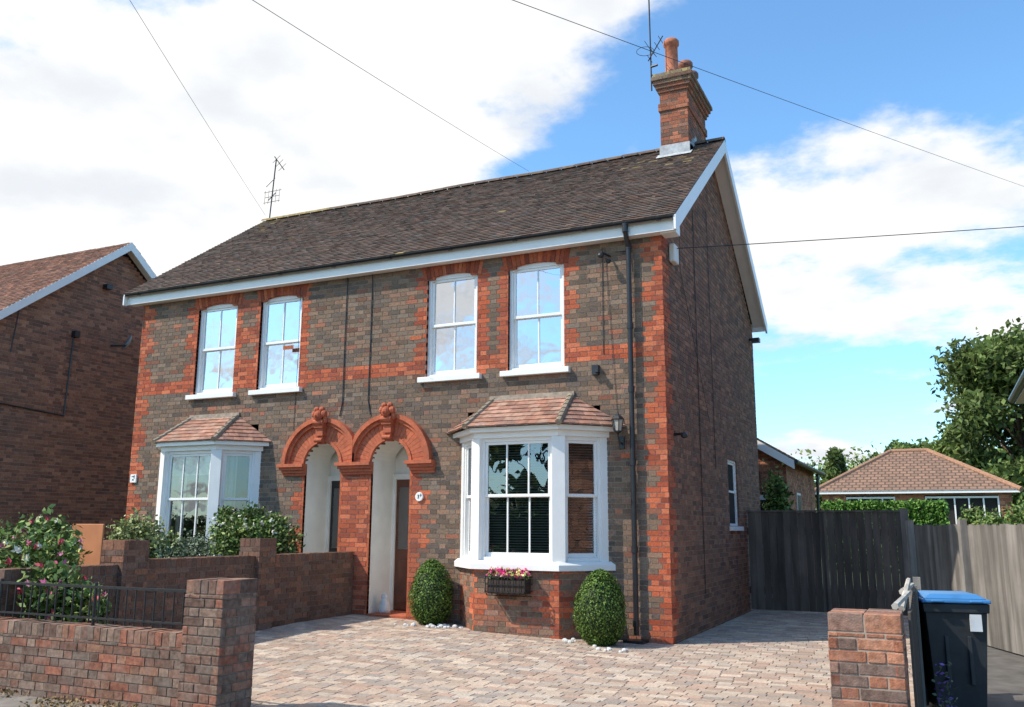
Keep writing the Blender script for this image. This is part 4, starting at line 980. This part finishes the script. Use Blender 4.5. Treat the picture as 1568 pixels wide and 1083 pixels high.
bush('climbing_plant',[(.15,7.6,1.6,.28,.9)],2500,.05,Gr)
# hedge and trees across the street, behind the camera (seen in the window reflections)
hedge('hedge',-26,16,-18.6,-17.6,1.8,9000,.1)
for k,(x,h) in enumerate(((-22,7),(-12,8.5),(-3,6.5),(8,8),(17,9))): tree('tree',x,-27+random.uniform(-2,2),h,3.2,3500,TG,.3,14,.2,20+k)

def wire(a,b,r=.007,sag=.15,n=16):
    a=Vector(a);b=Vector(b); m=MB(); pts=[a.lerp(b,i/n)-Vector((0,0,sag*4*(i/n)*(1-i/n))) for i in range(n+1)]; m.tube(pts,r,5); m.obj('overhead_wire',None,M_BLACK)
def ext(a,b,t0,t1):
    a=Vector(a);b=Vector(b); return a.lerp(b,t0),a.lerp(b,t1)
wire(*ext((-.6,-.15,5.06),(4.65,4.4,6.2),0,3),r=.007,sag=.1)
wire(*ext((.07,-4.5,6.08),(5.41,10.9,9.1),-.35,2.2),r=.0035,sag=.1)
wire(*ext((-1.5,-6.27,5.49),(-3.42,3.25,8.0),-.3,1.0),r=.003,sag=.03)
wire(*ext((-3.95,-5.43,6.66),(-9.47,2.96,7.93),-.3,1.0),r=.003,sag=.03)

# ------------------------------------------------------------ WORLD
w=bpy.data.worlds.new('World'); scene.world=w; w.use_nodes=True; nt=w.node_tree; Nn=nt.nodes; L=nt.links
bg=Nn['Background']; bg.inputs[1].default_value=.14
sk=Nn.new('ShaderNodeTexSky'); sk.sky_type='NISHITA'; sk.sun_disc=False; sk.sun_elevation=SUN_EL; sk.sun_rotation=math.atan2(-math.cos(SUN_AZ),-math.sin(SUN_AZ)); sk.dust_density=.6; sk.ozone_density=2
tc=Nn.new('ShaderNodeTexCoord'); sp=Nn.new('ShaderNodeSeparateXYZ'); L.new(tc.outputs['Generated'],sp.inputs[0])
def math_(op,a,b=None,c=None,clamp=False):
    n=Nn.new('ShaderNodeMath'); n.operation=op; n.use_clamp=clamp
    for i,v in enumerate((a,b,c)):
        if v is None: continue
        if isinstance(v,(int,float)): n.inputs[i].default_value=v
        else: L.new(v,n.inputs[i])
    return n.outputs[0]
def smooth(v,a,b):
    n=Nn.new('ShaderNodeMapRange'); n.interpolation_type='SMOOTHSTEP'; L.new(v,n.inputs[0]); n.inputs[1].default_value=a; n.inputs[2].default_value=b; return n.outputs[0]
az=math_('MULTIPLY',math_('ARCTAN2',sp.outputs[0],sp.outputs[1]),57.2958)
el=math_('MULTIPLY',math_('ARCSINE',sp.outputs[2]),57.2958)
zc=math_('MAXIMUM',math_('ADD',sp.outputs[2],.18),.05)
cv=Nn.new('ShaderNodeCombineXYZ'); L.new(math_('DIVIDE',sp.outputs[0],zc),cv.inputs[0]); L.new(math_('DIVIDE',sp.outputs[1],zc),cv.inputs[1]); cv.inputs[2].default_value=3.7
n1=Nn.new('ShaderNodeTexNoise'); n1.inputs['Scale'].default_value=2.0; n1.inputs['Detail'].default_value=12; n1.inputs['Roughness'].default_value=.6; L.new(cv.outputs[0],n1.inputs['Vector'])
def blob(a0,e0,sa,se):
    da=math_('DIVIDE',math_('SUBTRACT',az,a0),sa); de=math_('DIVIDE',math_('SUBTRACT',el,e0),se)
    r2=math_('ADD',math_('MULTIPLY',da,da),math_('MULTIPLY',de,de)); return math_('SUBTRACT',1,math_('MINIMUM',math_('SQRT',r2),1.6))
azs=math_('SUBTRACT',az,math_('MULTIPLY',math_('SUBTRACT',el,24),.75))
left=math_('SUBTRACT',1,smooth(azs,-29,-17))
front_=smooth(az,-140,-100)
left=math_('MULTIPLY',math_('MULTIPLY',left,front_),.36)
back_=math_('MULTIPLY',math_('SUBTRACT',1,front_),.14)
rb_=math_('MULTIPLY',math_('MAXIMUM',blob(-3,17,16,8.5),-.35),.36)
rb2=math_('MULTIPLY',math_('MAXIMUM',blob(-5,4,14,3),0),.12)
rb3=math_('MULTIPLY',math_('MAXIMUM',blob(-17,23,7,3),0),.22)
bias=math_('ADD',math_('ADD',math_('ADD',left,back_),rb_),math_('ADD',rb2,rb3))
dens=math_('ADD',n1.outputs[0],bias)
cl=smooth(dens,.50,.66)
n2=Nn.new('ShaderNodeTexNoise'); n2.inputs['Scale'].default_value=3.2; n2.inputs['Detail'].default_value=6; L.new(cv.outputs[0],n2.inputs['Vector'])
shade=Nn.new('ShaderNodeMixRGB'); L.new(smooth(n2.outputs[0],.34,.56),shade.inputs[0]); shade.inputs[1].default_value=(6.2,6.45,6.8,1); shade.inputs[2].default_value=(7.7,7.7,7.6,1)
tint=Nn.new('ShaderNodeMixRGB'); tint.blend_type='MULTIPLY'; tint.inputs[0].default_value=1; L.new(sk.outputs[0],tint.inputs[1]); tint.inputs[2].default_value=(1.35,1.85,2.05,1)
mx=Nn.new('ShaderNodeMixRGB'); L.new(cl,mx.inputs[0]); L.new(tint.outputs[0],mx.inputs[1]); L.new(shade.outputs[0],mx.inputs[2])
L.new(mx.outputs[0],bg.inputs[0])
# sun
sd=bpy.data.lights.new('sun','SUN'); sd.energy=5; sd.angle=math.radians(.5); sd.color=(1,.93,.82); so_=bpy.data.objects.new('sun',sd); bpy.context.collection.objects.link(so_)
S=Vector((-math.cos(SUN_EL)*math.cos(SUN_AZ),-math.cos(SUN_EL)*math.sin(SUN_AZ),math.sin(SUN_EL))); so_.rotation_euler=S.to_track_quat('Z','Y').to_euler()
# camera
cd=bpy.data.cameras.new('camera'); co=bpy.data.objects.new('camera',cd); bpy.context.collection.objects.link(co); scene.camera=co
ps,th,ro=.4424,.1932,.0056
Fv=Vector((-math.sin(ps)*math.cos(th),math.cos(ps)*math.cos(th),math.sin(th))); Rv=Vector((math.cos(ps),math.sin(ps),0)); Uv=Rv.cross(Fv)
R2=Rv*math.cos(ro)+Uv*math.sin(ro); U2=-Rv*math.sin(ro)+Uv*math.cos(ro)
co.matrix_world=Matrix(((R2.x,U2.x,-Fv.x,3.062),(R2.y,U2.y,-Fv.y,-11.1209),(R2.z,U2.z,-Fv.z,1.4094),(0,0,0,1)))
cd.sensor_width=36; cd.lens=1358.3/1568*36; cd.clip_end=1500; cd.clip_start=.05
